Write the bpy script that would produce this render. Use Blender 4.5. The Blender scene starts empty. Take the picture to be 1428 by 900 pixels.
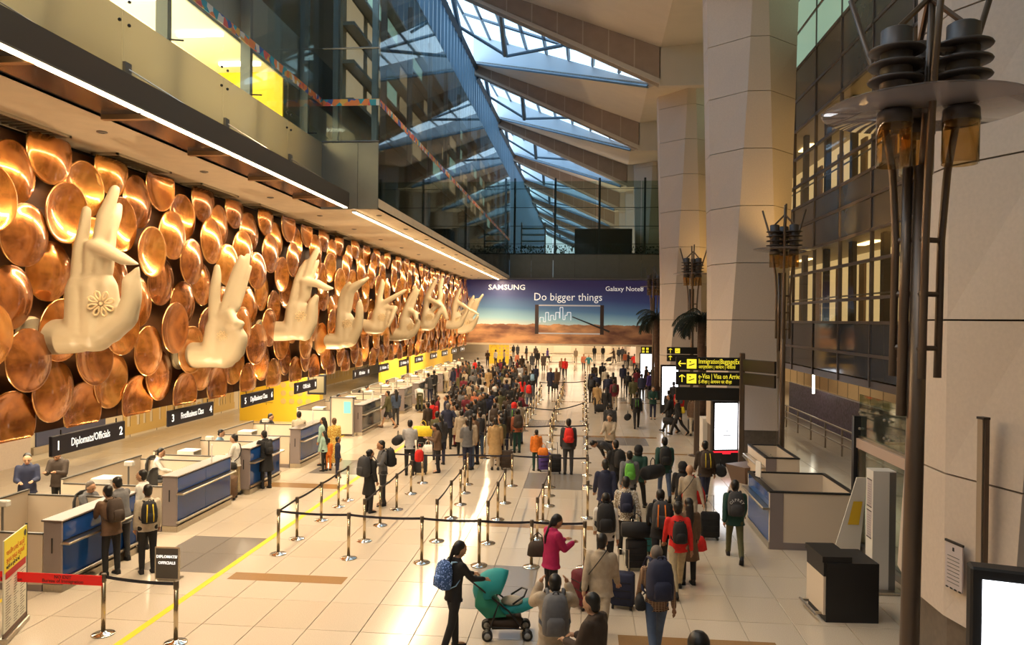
import bpy, bmesh, math, random
from mathutils import Vector, Matrix
R = random.Random(7)
PI = math.pi
S = bpy.context.scene
COL = S.collection
# ------------------------------------------------------------------ camera
FPX = 1050.0
CAM = Vector((0, 0, 5.15))
TH, PH, RO = math.atan(101 / FPX), 0.0048, 0.011
_f = Vector((-math.sin(TH) * math.cos(PH), math.cos(TH) * math.cos(PH), -math.sin(PH)))
_r0 = Vector((math.cos(TH), math.sin(TH), 0)); _u0 = _r0.cross(_f)
_r = _r0 * math.cos(RO) + _u0 * math.sin(RO); _u = _u0 * math.cos(RO) - _r0 * math.sin(RO)
cd = bpy.data.cameras.new('camera'); cam = bpy.data.objects.new('camera', cd); COL.objects.link(cam)
cd.sensor_width = 36; cd.lens = 36 * FPX / 1428; cd.clip_end = 600; cd.clip_start = 0.05
cam.matrix_world = Matrix(((_r.x, _u.x, -_f.x, CAM.x), (_r.y, _u.y, -_f.y, CAM.y), (_r.z, _u.z, -_f.z, CAM.z), (0, 0, 0, 1)))
S.camera = cam
# ------------------------------------------------------------------ sky, exposure
S.view_settings.view_transform = 'Standard'; S.view_settings.look = 'None'
S.view_settings.exposure = 0.0; S.view_settings.gamma = 1.0; S.view_settings.use_curve_mapping = False
w = bpy.data.worlds.new('sky'); S.world = w; w.use_nodes = True
bg = w.node_tree.nodes['Background']; bg.inputs[0].default_value = (0.58, 0.80, 1.0, 1); bg.inputs[1].default_value = 2.3
try:
    S.cycles.max_bounces = 7; S.cycles.diffuse_bounces = 3; S.cycles.glossy_bounces = 3; S.cycles.transmission_bounces = 4
    S.cycles.transparent_max_bounces = 16; S.cycles.caustics_reflective = False; S.cycles.caustics_refractive = False
    S.cycles.use_denoising = True; S.cycles.sample_clamp_indirect = 4.0
except Exception: pass
WARM = (1.0, 0.74, 0.44)
def area(name, loc, sx, sy, power, col=WARM, rot=(0, 0, 0), spread=PI):
    l = bpy.data.lights.new(name, 'AREA'); l.shape = 'RECTANGLE'; l.size = sx; l.size_y = sy; l.energy = power; l.color = col; l.spread = spread
    o = bpy.data.objects.new(name, l); COL.objects.link(o); o.location = loc; o.rotation_euler = rot; return o
def spot(name, loc, tgt, power, ang=1.2, col=WARM, rad=0.08, blend=0.6):
    l = bpy.data.lights.new(name, 'SPOT'); l.energy = power; l.color = col; l.spot_size = ang; l.spot_blend = blend; l.shadow_soft_size = rad
    o = bpy.data.objects.new(name, l); COL.objects.link(o); o.location = loc
    o.rotation_euler = (Vector(tgt) - Vector(loc)).to_track_quat('-Z', 'Y').to_euler(); return o
# booth ceiling panels under the copper wall, soffit lights, added fill lights
for y in range(14, 68, 9): area('booth_ceiling_light', (-12.9, y + 4.5, 2.84), 2.2, 8.0, 520, (1, 0.84, 0.58))
for y in range(8, 68, 10): area('soffit_downlight', (-7.6, y + 5, 8.70), 0.35, 9.0, 900, (1, 0.75, 0.46), (0, 0, 0))
for y in (2, 10, 18, 27, 36, 46): spot('hall_fill_spot', (-2.5, y, 17.2), (-4.8, y + 3, 0), 1150, 1.7, (1, 0.74, 0.46), .15, .8)  # added high up as general fill for the hall, no fixture built
for y in (17, 33, 49): spot('column_uplight', (8.35, y + 8.6, 7.3), (7.7, y + 11.5, 10.5), 420, 1.5, (1, 0.60, 0.18))
for y in range(74, 112, 9): area('far_hall_fill', (-3, y, 2.90), 22, 4, 800, (1, 0.82, 0.60))  # added overhead fill to lift the dark far hall
for y in range(12, 68, 6): spot('wall_uplight', (-10.35, y, 2.72), (-9.3, y, 8.75), 350, 2.5, (1, 0.72, 0.42), .05, .9)
for y in (78, 100, 125): area('far_roof_fill', (1, y, 9.6), 8, 8, 900, (1, .74, .46), (PI, 0, 0))  # added up-facing fill that warms the far roof soffits
# ------------------------------------------------------------------ helpers
def ray(px, py):
    return (_f + _r * ((px - 714) / FPX) + _u * ((450 - py) / FPX))
def on_z(px, py, z=0.0):
    d = ray(px, py); return CAM + d * ((z - CAM.z) / d.z)
def on_x(px, py, x):
    d = ray(px, py); return CAM + d * ((x - CAM.x) / d.x)
def on_y(px, py, y):
    d = ray(px, py); return CAM + d * ((y - CAM.y) / d.y)
MATS = {}
def mat(name, col, rough=0.5, metal=0.0, emis=None, es=1.0, var=0.0, vs=8.0, bump=0.0, bs=40.0, trans=0.0, spec=None, alpha=None, coat=0.0):
    if name in MATS: return MATS[name]
    m = bpy.data.materials.new(name); m.use_nodes = True; nt = m.node_tree; b = nt.nodes['Principled BSDF']
    b.inputs['Base Color'].default_value = (*col, 1); b.inputs['Roughness'].default_value = rough; b.inputs['Metallic'].default_value = metal
    if spec is not None: b.inputs['Specular IOR Level'].default_value = spec
    if coat: b.inputs['Coat Weight'].default_value = coat; b.inputs['Coat Roughness'].default_value = 0.08
    if emis: b.inputs['Emission Color'].default_value = (*emis, 1); b.inputs['Emission Strength'].default_value = es
    if trans: b.inputs['Transmission Weight'].default_value = trans
    if alpha is not None: b.inputs['Alpha'].default_value = alpha
    if var or bump:
        tc = nt.nodes.new('ShaderNodeTexCoord')
    if var:
        n = nt.nodes.new('ShaderNodeTexNoise'); n.inputs['Scale'].default_value = vs; n.inputs['Detail'].default_value = 5
        nt.links.new(tc.outputs['Object'], n.inputs['Vector'])
        r = nt.nodes.new('ShaderNodeMapRange'); r.inputs[1].default_value = .3; r.inputs[2].default_value = .7
        r.inputs[3].default_value = 1 - var; r.inputs[4].default_value = 1 + var
        nt.links.new(n.outputs['Fac'], r.inputs[0])
        x = nt.nodes.new('ShaderNodeVectorMath'); x.operation = 'SCALE'; x.inputs[0].default_value = col
        nt.links.new(r.outputs[0], x.inputs['Scale']); nt.links.new(x.outputs[0], b.inputs['Base Color'])
    if bump:
        n2 = nt.nodes.new('ShaderNodeTexNoise'); n2.inputs['Scale'].default_value = bs
        nt.links.new(tc.outputs['Object'], n2.inputs['Vector'])
        bp = nt.nodes.new('ShaderNodeBump'); bp.inputs['Strength'].default_value = bump; bp.inputs['Distance'].default_value = 0.01
        nt.links.new(n2.outputs['Fac'], bp.inputs['Height']); nt.links.new(bp.outputs[0], b.inputs['Normal'])
    MATS[name] = m; return m
def glass(name, tint=(0.9, 0.95, 0.93), refl=1.0, frost=None, fw=0.0, ior=1.5, rough=0.03):
    """thin pane: lets light pass straight through, reflects by fresnel, optional frosted share"""
    if name in MATS: return MATS[name]
    m = bpy.data.materials.new(name); m.use_nodes = True; nt = m.node_tree; nt.nodes.clear()
    out = nt.nodes.new('ShaderNodeOutputMaterial'); t = nt.nodes.new('ShaderNodeBsdfTransparent'); t.inputs[0].default_value = (*tint, 1)
    g = nt.nodes.new('ShaderNodeBsdfGlossy'); g.inputs['Roughness'].default_value = rough; g.inputs[0].default_value = (1, 1, 1, 1)
    ge = nt.nodes.new('ShaderNodeNewGeometry'); dp = nt.nodes.new('ShaderNodeVectorMath'); dp.operation = 'DOT_PRODUCT'
    nt.links.new(ge.outputs['Normal'], dp.inputs[0]); nt.links.new(ge.outputs['Incoming'], dp.inputs[1])
    def mth(op, a_, b_):
        n = nt.nodes.new('ShaderNodeMath'); n.operation = op
        for i_, v_ in enumerate((a_, b_)):
            if hasattr(v_, 'is_linked'): nt.links.new(v_, n.inputs[i_])
            elif v_ is not None: n.inputs[i_].default_value = v_
        return n
    # Schlick reflectance of a thin sheet, the same from either face
    fr = mth('ADD', mth('MULTIPLY', mth('POWER', mth('SUBTRACT', 1.0, mth('ABSOLUTE', dp.outputs['Value'], None).outputs[0]).outputs[0], 5.0).outputs[0], .96).outputs[0], .04)
    mu = nt.nodes.new('ShaderNodeMath'); mu.operation = 'MULTIPLY'; mu.inputs[1].default_value = refl; mu.use_clamp = True
    nt.links.new(fr.outputs[0], mu.inputs[0]); mx = nt.nodes.new('ShaderNodeMixShader'); nt.links.new(mu.outputs[0], mx.inputs[0])
    base = t.outputs[0]
    if frost:
        d = nt.nodes.new('ShaderNodeBsdfDiffuse'); d.inputs[0].default_value = (*frost, 1)
        tl = nt.nodes.new('ShaderNodeBsdfTranslucent'); tl.inputs[0].default_value = (*frost, 1)
        m1 = nt.nodes.new('ShaderNodeMixShader'); m1.inputs[0].default_value = .5; nt.links.new(d.outputs[0], m1.inputs[1]); nt.links.new(tl.outputs[0], m1.inputs[2])
        m2 = nt.nodes.new('ShaderNodeMixShader'); m2.inputs[0].default_value = fw; nt.links.new(t.outputs[0], m2.inputs[1]); nt.links.new(m1.outputs[0], m2.inputs[2]); base = m2.outputs[0]
    nt.links.new(base, mx.inputs[1]); nt.links.new(g.outputs[0], mx.inputs[2]); nt.links.new(mx.outputs[0], out.inputs[0])
    MATS[name] = m; return m
class MB:
    """collects boxes, tubes, lofts into ONE mesh"""
    def __init__(s): s.v = []; s.f = []; s.m = []; s.cm = 0
    def add(s, vs, fs):
        b = len(s.v); s.v += [tuple(v) for v in vs]; s.f += [tuple(b + i for i in f) for f in fs]; s.m += [s.cm] * len(fs); return s
    def box(s, x0, x1, y0, y1, z0, z1):
        return s.add([(x0, y0, z0), (x1, y0, z0), (x1, y1, z0), (x0, y1, z0), (x0, y0, z1), (x1, y0, z1), (x1, y1, z1), (x0, y1, z1)],
                     [(0, 3, 2, 1), (4, 5, 6, 7), (0, 1, 5, 4), (1, 2, 6, 5), (2, 3, 7, 6), (3, 0, 4, 7)])
    def bevbox(s, x0, x1, y0, y1, z0, z1, b=0.01):
        pr = []
        for z, e in ((z0, b), (z0 + b, 0), (z1 - b, 0), (z1, b)):
            pr.append([(x0 + b + 0, y0 + e, z), (x1 - b, y0 + e, z), (x1 - e, y0 + b, z), (x1 - e, y1 - b, z), (x1 - b, y1 - e, z), (x0 + b, y1 - e, z), (x0 + e, y1 - b, z), (x0 + e, y0 + b, z)])
        return s.loft(pr)
    def loft(s, rings, cap=True, closed=True):
        n = len(rings[0]); vs = [p for r in rings for p in r]; fs = []
        for k in range(len(rings) - 1):
            for i in range(n if closed else n - 1):
                j = (i + 1) % n; fs.append((k * n + i, k * n + j, (k + 1) * n + j, (k + 1) * n + i))
        if cap: fs.append(tuple(range(n - 1, -1, -1))); fs.append(tuple((len(rings) - 1) * n + i for i in range(n)))
        return s.add(vs, fs)
    def tube(s, pts, rad, n=8, flat=1.0):
        pts = [Vector(p) for p in pts]
        if not hasattr(rad, '__len__'): rad = [rad] * len(pts)
        rings = []; up = None
        for i, p in enumerate(pts):
            d = (pts[min(i + 1, len(pts) - 1)] - pts[max(i - 1, 0)]).normalized()
            if up is None: up = Vector((0, 0, 1)) if abs(d.z) < .9 else Vector((0, 1, 0))
            a = d.cross(up).normalized(); c = a.cross(d); up = c
            rings.append([tuple(p + a * (math.cos(2 * PI * k / n) * rad[i]) + c * (math.sin(2 * PI * k / n) * rad[i] * flat)) for k in range(n)])
        return s.loft(rings)
    def lathe(s, prof, c=(0, 0, 0), n=16, cap=True):
        return s.loft([[(c[0] + r * math.cos(2 * PI * k / n), c[1] + r * math.sin(2 * PI * k / n), c[2] + z) for k in range(n)] for r, z in prof], cap)
    def ball(s, c, r, n=10, sc=(1, 1, 1), rot=None):
        rings = []
        for i in range(1, n // 2 + 1):
            a = PI * i / (n // 2 + 1)
            ring = []
            for k in range(n):
                q = Vector((math.sin(a) * math.cos(2 * PI * k / n) * r * sc[0], math.sin(a) * math.sin(2 * PI * k / n) * r * sc[1], -math.cos(a) * r * sc[2]))
                if rot is not None: q = rot @ q
                ring.append(tuple(Vector(c) + q))
            rings.append(ring)
        return s.loft(rings)
    def cap(s, p0, r0, p1, r1, n=10):
        """rounded cone"""
        p0 = Vector(p0); p1 = Vector(p1); d = (p1 - p0); L = d.length; d = d / max(L, 1e-6)
        pts = [p0 - d * r0 * .92, p0 - d * r0 * .7, p0, p1, p1 + d * r1 * .7, p1 + d * r1 * .92]
        return s.tube(pts, [r0 * .3, r0 * .72, r0, r1, r1 * .72, r1 * .3], n)
    def mesh(s, name, m=None, smooth=False):
        me = bpy.data.meshes.new(name); me.from_pydata(s.v, [], s.f)
        ms = m if isinstance(m, (list, tuple)) else [m]
        for q in ms:
            if q: me.materials.append(q)
        if len(ms) > 1: me.polygons.foreach_set('material_index', s.m)
        if smooth: me.polygons.foreach_set('use_smooth', [True] * len(me.polygons))
        me.update(); return me
    def build(s, name, m=None, parent=None, smooth=False, **kw):
        return link(name, s.mesh(name, m, smooth), parent, **kw)
def link(name, me, parent=None, loc=(0, 0, 0), rz=0.0, **kw):
    o = bpy.data.objects.new(name, me); COL.objects.link(o); o.location = loc; o.rotation_euler = (0, 0, rz)
    if parent is not None: o.parent = parent
    for k, v in kw.items(): o[k] = v
    return o
def thing(name, label, cat, loc=(0, 0, 0), rz=0.0, group=None):
    o = bpy.data.objects.new(name, None); COL.objects.link(o); o.location = loc; o.rotation_euler = (0, 0, rz)
    o.empty_display_size = .2; o['label'] = label; o['category'] = cat
    if group: o['group'] = group
    return o
def tag(o, label, cat, group=None):
    o['label'] = label; o['category'] = cat
    if group: o['group'] = group
    return o
def struct(o): o['kind'] = 'structure'; return o
def text(body, size, loc, rot, m, parent=None, name='lettering', align='LEFT', ext=0.002, xs=1.0, bold=0.0):
    c = bpy.data.curves.new(name, 'FONT'); c.body = body; c.size = size; c.align_x = align; c.extrude = ext; c.resolution_u = 2; c.offset = bold
    tmp = bpy.data.objects.new('tmp', c); me = tmp.to_mesh().copy(); tmp.to_mesh_clear(); bpy.data.objects.remove(tmp); bpy.data.curves.remove(c)
    me.name = name; me.materials.clear(); me.materials.append(m)
    o = link(name, me, parent, loc); o.rotation_euler = rot; o.scale = (xs, 1, 1)
    return o
# ================================================================== materials of the setting
M_soffit = mat('soffit_plaster', (0.72, 0.60, 0.44), 0.6, var=.05, vs=3)
M_cream = mat('cream_cladding', (0.66, 0.55, 0.46), 0.55, var=.04, vs=20)
M_dark = mat('dark_steel', (0.05, 0.055, 0.06), 0.35, metal=.6)
M_grey = mat('grey_steel', (0.22, 0.21, 0.20), 0.4, metal=.5)
M_steel = mat('brushed_steel', (0.55, 0.50, 0.42), 0.28, metal=1.0, var=.1, vs=30)
M_beam = mat('brown_beam_panel', (0.40, 0.29, 0.22), 0.6, var=.06, vs=2)
M_joint = mat('joint_dark', (0.10, 0.08, 0.07), 0.8)
M_blue = mat('blue_grey_fin', (0.24, 0.34, 0.42), 0.4, metal=.3)
M_white = mat('white_panel', (0.78, 0.74, 0.68), 0.5)
M_black = mat('black_matt', (0.012, 0.012, 0.014), 0.45)
M_glassclear = glass('clear_glass', (0.92, 0.96, 0.94), .7)
M_glassfront = glass('tall_curtain_glass', (0.74, 0.77, 0.73), .55)
M_frost = glass('frosted_glass_panel', (0.5, 0.5, 0.46), 0.8, frost=(0.60, 0.57, 0.46), fw=0.85)
M_stripglow = mat('strip_light_glow', (1, .9, .7), .5, emis=(1.0, 0.78, 0.45), es=14)
M_tubeglow = mat('tube_light_glow', (1, 1, 1), .5, emis=(1.0, 0.93, 0.72), es=7)
XW, XG, ZS, YE = -11.1, -6.86, 8.75, 69.0
# ================================================================== floor of stone tiles
M_tile = [mat('granite_tile_%s' % k, c, 0.16, var=.12, vs=70, spec=.5) for k, c in
          (('pale', (0.62, 0.53, 0.42)), ('cream', (0.64, 0.55, 0.44)), ('sand', (0.60, 0.51, 0.40)))]
M_tgrey = mat('grey_granite_inlay', (0.25, 0.22, 0.19), 0.2, var=.15, vs=60)
M_tbrown = mat('brown_granite_inlay', (0.33, 0.19, 0.08), 0.2, var=.1, vs=60)
fl = MB().box(-24, 34, -12, 180, -0.3, -0.016).build('floor', mat('floor_joint', (0.46, 0.38, 0.30), .6)); struct(fl)
TX, TY = 0.9, 1.2
def inlay(x, y):
    # brown cross bands and grey inlaid rectangles between them
    if -7.0 < x < -4.4 and 13.9 < y < 14.3: return M_tbrown
    for (x0, x1, y0, y1) in ((-9.3, -7.0, 14.8, 17.2), (-2.6, -0.7, 13.4, 15.7), (-2.2, 0.1, 22.6, 25.6), (0.2, 3.0, 31.5, 34), (-9.4, -7.4, 23.6, 26), (-2.4, -.6, 36, 39), (1, 3, 48, 51)):
        if x0 < x < x1 and y0 < y < y1: return M_tgrey
    return None
tiles = {}; near = []; rest = {}
for i in range(-24, 14):
    for j in range(-1, 66):
        x0, y0 = i * TX, j * TY + 8.4
        c = (x0 + TX / 2, y0 + TY / 2)
        m = inlay(*c) or M_tile[R.choice((0, 0, 1, 2))]
        d = math.hypot(c[0] - 0, c[1])
        u = (c[0] + c[1] * math.tan(TH)) / (c[1] * 1.0) if c[1] > 0 else 9
        vis = c[1] > 10.6 and abs(u) < .72 and -10.2 < c[0] < 6.3
        (near if vis else rest.setdefault(m.name, [])).append((d, x0, y0, m))
near.sort(key=lambda t: t[0])
g = 0.006
tm = {}
for d, x0, y0, m in near[:300]:
    if m.name not in tm: tm[m.name] = MB().bevbox(g, TX - g, g, TY - g, -0.016, 0.0, .003).mesh('floor_tile', m)
    link('floor_tile', tm[m.name], fl, (x0, y0, 0))
for t in near[300:]: rest.setdefault(t[3].name, []).append(t)
for k, L in rest.items():
    b = MB()
    for d, x0, y0, m in L: b.box(x0 + g, x0 + TX - g, y0 + g, y0 + TY - g, -0.016, 0)
    b.build('floor_tiles', L[0][3], fl, kind='stuff')
MB().box(-24, 34, 88.7, 180, -.016, 0).build('floor_paving', M_tile[0], fl)
for (x0, x1, y0, y1) in ((-6.9, -4.6, 14.1, 14.5), (-2.6, 0.3, 18.5, 18.85), (0.6, 3.1, 12.0, 12.4), (-10.0, -7.0, 21.9, 22.5), (-4.6, -2.6, 27.5, 28.0), (-2.2, 3.2, 33.2, 33.6), (.8, 4, 29.3, 29.55), (-9, -4, 40.2, 40.7), (-2, 5, 47, 47.5)):
    MB().box(x0, x1, y0, y1, 0, .003).build('inlay_band', M_tbrown, fl)
M_yel = mat('yellow_floor_line', (0.80, 0.62, 0.03), .5)
for (a, b_) in ((-7.25, -7.12),): MB().box(a, b_, 8.0, 66, 0.001, .004).build('painted_line', M_yel, fl)
MB().box(-10.4, -10.28, 9.0, 66, 0.001, .004).build('painted_line', M_yel, fl)
# ================================================================== left wall: copper discs on a dark wall
wl = MB().box(XW - .5, XW, -6, YE, 2.72, ZS).build("wall_left", mat('bronze_wall_backing', (0.16, 0.065, 0.025), 0.45, metal=.3, var=.25, vs=1.5)); struct(wl)
for y in range(8, 69, 3):
    MB().box(XW, XW + .006, y, y + .02, 2.72, ZS).build("wall_joint", M_joint, wl)
for z in (4.4, 5.85, 7.3): MB().box(XW, XW + .006, 6, YE, z, z + .02).build('wall_joint', M_joint, wl)
def copper(name, c1, c2, sc):
    m = bpy.data.materials.new(name); m.use_nodes = True; nt = m.node_tree; b = nt.nodes['Principled BSDF']
    tc = nt.nodes.new('ShaderNodeTexCoord'); n = nt.nodes.new('ShaderNodeTexNoise'); n.inputs['Scale'].default_value = sc; n.inputs['Detail'].default_value = 6
    nt.links.new(tc.outputs['Object'], n.inputs['Vector']); r = nt.nodes.new('ShaderNodeValToRGB')
    r.color_ramp.elements[0].position = .35; r.color_ramp.elements[0].color = (*c1, 1); r.color_ramp.elements[1].position = .65; r.color_ramp.elements[1].color = (*c2, 1)
    nt.links.new(n.outputs['Fac'], r.inputs[0]); nt.links.new(r.outputs[0], b.inputs['Base Color'])
    b.inputs['Metallic'].default_value = .74; b.inputs['Roughness'].default_value = .26; b.inputs['Coat Weight'].default_value = .9; b.inputs['Coat Roughness'].default_value = .04
    return m
M_cop = [copper('spun_copper', (0.50, 0.16, 0.03), (0.78, 0.30, 0.06), 2.2), copper('darker_spun_copper', (0.32, 0.10, 0.025), (0.58, 0.21, 0.05), 2.6), copper('bright_spun_copper', (0.70, 0.25, 0.04), (0.92, 0.42, 0.10), 1.8)]
M_rim = mat('bright_copper_rim', (1.0, 0.66, 0.30), .2, metal=1.0)
def disc_mesh(kind, lo, hi, m, n=28):
    """spun dish facing +X: rim radius 1 unit, cut flat below lo / above hi"""
    b = MB(); rings = []
    prof = [(1.0, .0), (.985, .035), (.95, .045)]
    dep = .26 if kind == 'dish' else -.24
    for k in range(1, 9):
        r = .95 * (1 - k / 8.0) + .001; prof.append((r, .045 - dep * (1 - (r / .95) ** 2)))
    prof = [(1.0, .0), (1.015, .02), (1.0, .06), (.965, .06)] + [p for p in prof[3:]]
    back = [(.0, -.30 if kind == 'dish' else -.05), (.5, -.24 if kind == 'dish' else -.05), (1.0, 0)]
    def ring(r, x):
        o = []
        for k in range(n):
            a = 2 * PI * k / n; y, z = r * math.cos(a), r * math.sin(a)
            o.append((x, y, max(lo, min(hi, z))))
        return o
    rings = [ring(max(r, .002), x) for r, x in back] + [ring(r, x) for r, x in prof]
    b.loft(rings)
    rimset = 4 * n + n
    me = b.mesh('copper_disc', [m, M_rim], True)
    # rim faces get the brighter metal
    idx = [0] * len(me.polygons)
    for i in range(2 * n, 5 * n): idx[i] = 1
    me.polygons.foreach_set('material_index', idx); return me
DM = {}
RD = 0.625
ncol = 0; far_discs = []
M_arm = mat('disc_bracket', (.06, .04, .03), .6)
cy = 11.2; k = 0
while cy < YE - .4:
    off = 0
    z = 2.72 + off + (.02 if k % 2 else .64) - .62 + .3
    while z < ZS + .5:
        dep = (.30, .58)[(k + int(z / 1.2)) % 2] + R.choice((0, 0, .10))
        kind = 'dish' if R.random() < .45 else 'dome'
        zz = z + R.uniform(-.05, .05)
        rad = RD * R.uniform(.96, 1.05)
        lo = max(-1.0, round((2.74 - zz) / rad, 1)); hi = min(1.0, round((ZS - .04 - zz) / rad, 1))
        if hi > -.35 and lo < .45:
            mi = R.choice((0, 0, 1, 2)); key = (kind, lo, hi, mi)
            if key not in DM: DM[key] = disc_mesh(kind, lo, hi, M_cop[mi])
            if ncol >= 298: far_discs.append((DM[key], dep, cy, zz, rad)); ncol += 1; z += 1.20; continue
            o = link('copper_disc', DM[key], wl, (XW + dep, cy + R.uniform(-.05, .05), zz)); o.scale = (rad * .9, rad, rad); ncol += 1
            if cy < 34 and lo == -1 and hi == 1:
                o.rotation_euler = (0, R.uniform(-.06, .06), R.uniform(-.08, .08))
        z += 1.20
    k += 1; cy += 1.02 * R.uniform(.96, 1.03)
print('discs', ncol)
if far_discs:
    b = MB(); mats_ = []
    bm = bmesh.new()
    for me, dep, cy, zz, rad in far_discs:
        k0 = len(bm.verts); bm.from_mesh(me); bm.verts.ensure_lookup_table()
        for v in bm.verts[k0:]: v.co = Vector((v.co.x * rad * .9 + XW + dep, v.co.y * rad + cy, v.co.z * rad + zz))
    me = bpy.data.meshes.new('copper_discs'); bm.to_mesh(me); bm.free(); me.materials.append(M_cop[0]); me.materials.append(M_rim)
    link('copper_discs', me, wl, kind='stuff')
# ================================================================== soffit, strip lights, light shelf, glass walls of the upper floor
cl = MB().box(XW - .5, -8.8, -6, 24.5, ZS, ZS + .35).box(XW - .5, XG, 24.5, YE, ZS, ZS + .35).build('ceiling', M_soffit); struct(cl)
MB().box(XW - .02, XW + .02, 5, YE, ZS - .06, ZS).build('ceiling_edge_trim', M_black, cl)
gm = None
M_slat = mat('grille_slat', (.30, .24, .16), .5)
for i in range(16):
    y = 12.1 + i * 3.7
    gr = MB().box(XW + .12, XW + .17, y, y + 2.2, ZS - .05, ZS).box(XW + .70, XW + .75, y, y + 2.2, ZS - .05, ZS).box(XW + .12, XW + .75, y, y + .06, ZS - .05, ZS).box(XW + .12, XW + .75, y + 2.14, y + 2.2, ZS - .05, ZS).build('air_grille', mat('grille_frame', (.50, .41, .29), .5), cl)
    MB().box(XW + .17, XW + .70, y + .06, y + 2.14, ZS - .008, ZS - .002).build('grille_recess', M_black, gr)
    for q in range(11): MB().box(XW + .17, XW + .70, y + .10 + q * .19, y + .13 + q * .19, ZS - .045, ZS - .008).build('slat', M_slat, gr)
for i in range(15):
    y = 10 + i * 4.0
    for x in ((-9.5,) if y < 24 else (-9.4, -7.25)):
        d = MB().lathe([(.10, 0), (.10, -.02), (.06, -.03), (.05, -.01)], (x, y, ZS), 12).build('recessed_spotlight', M_grey, cl)
SY = [(5.0, 24.0), (24.8, 33.6), (34.0, 46.0), (46.6, 67.5)]
sh = thing('light_shelf', 'long dark metal light shelf braced by cables below the frosted glass', 'light shelf', (0, 0, 0))
MB().box(-8.78, -7.80, -4, 24.2, ZS + .03, ZS + .06).build('underside_panel', mat('shelf_underside', (.10, .11, .13), .18, metal=.7), sh)
MB().box(-7.80, -7.76, -4, 24.2, ZS + .03, ZS + .50).build('front_fascia', mat('shelf_fascia', (.12, .10, .09), .3, metal=.5), sh)
for y in range(0, 24, 3):
    MB().box(-8.78, -7.82, y + .9, y + 1.02, ZS - .06, ZS + .03).build('bracket', mat('shelf_bracket', (.35, .22, .12), .4, metal=.5), sh)
for y in range(4, 24, 4):
    MB().tube([(-8.74, y + 1.6, 9.85), (-7.80, y + 2.2, ZS + .5)], .012, 6).build('stay_cable', M_steel, sh)
    MB().box(-8.76, -8.70, y + 1.5, y + 1.7, 9.75, 9.95).build('cable_plate', M_grey, sh)
for i, (a, b_) in enumerate(SY):
    s_ = thing('strip_light', ['glowing strip light along the light shelf, longest and nearest', 'strip light on the beige soffit just past the grey glass box', 'middle strip light on the beige soffit above the hand sculptures', 'farthest strip light on the soffit, ending at the desert billboard'][i], 'strip light')
    zz = ZS + .02 if i == 0 else ZS
    MB().box(-7.87, -7.73, a, b_, zz - .035, zz - .005).build('housing', M_grey, s_)
    n_ = 5 if i == 0 else 3
    for q in range(n_):
        L = (b_ - a) / n_; MB().box(-7.85, -7.75, a + q * L + .04, a + (q + 1) * L - .04, zz - .065, zz - .03).build('diffuser', M_stripglow, s_)
# frosted upstand + upper glass, near run
ug = struct(MB().box(-8.82, -8.80, -4, 24.5, ZS, ZS + .06).build('trim_1', M_grey))
for y in range(-3, 24, 4):
    MB().box(-8.81, -8.79, y + .54, min(y + 4.52, 24.5), ZS + .05, 10.95).build('frosted_panel', M_frost, ug)
    MB().box(-8.81, -8.795, y + .54, min(y + 4.52, 24.5), 10.98, 18.4).build('glass_pane', M_glassclear, ug)
    if y > 3:
        for (yy, z) in ((y + .40, 10.7), (y + .70, 10.7), (y + .40, 11.15), (y + .7, 11.15)):
            MB().ball((-8.76, yy, z), .035, 8).build('glass_clamp', M_black, ug)
for y in (7.5, 11.4, 15.4, 19.4, 23.6):
    MB().box(-9.25, -8.98, y, y + .16, 9.3, 18.4).build('steel_post', mat('post_blue_grey', (.16, .19, .22), .4, metal=.4), ug)
    MB().tube([(-9.0, y + .08, 11.1), (-8.78, y + .3, 11.15)], .02, 6).build('clamp_arm', M_black, ug)
# patterned safety stripe on the glass
def stripe_mat():
    m = bpy.data.materials.new('patchwork_film'); m.use_nodes = True; nt = m.node_tree; b = nt.nodes['Principled BSDF']
    tc = nt.nodes.new('ShaderNodeTexCoord'); v = nt.nodes.new('ShaderNodeTexVoronoi'); v.inputs['Scale'].default_value = 5.0
    nt.links.new(tc.outputs['Object'], v.inputs['Vector']); r = nt.nodes.new('ShaderNodeValToRGB'); r.color_ramp.interpolation = 'CONSTANT'
    e = r.color_ramp.elements; e[0].color = (.8, .25, .08, 1); e[1].position = .3; e[1].color = (.06, .12, .40, 1)
    for p, c in ((.45, (.75, .72, .65, 1)), (.6, (.75, .45, .1, 1)), (.75, (.05, .35, .45, 1)), (.88, (.7, .12, .1, 1))): q = e.new(p); q.color = c
    sx = nt.nodes.new('ShaderNodeSeparateColor'); nt.links.new(v.outputs['Color'], sx.inputs[0]); nt.links.new(sx.outputs[0], r.inputs[0]); nt.links.new(r.outputs[0], b.inputs['Base Color'])
    return m
M_stripe = stripe_mat()
MB().box(-8.79, -8.785, 6, 24.4, 12.2, 12.42).build('patterned_film', M_stripe, ug)
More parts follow.
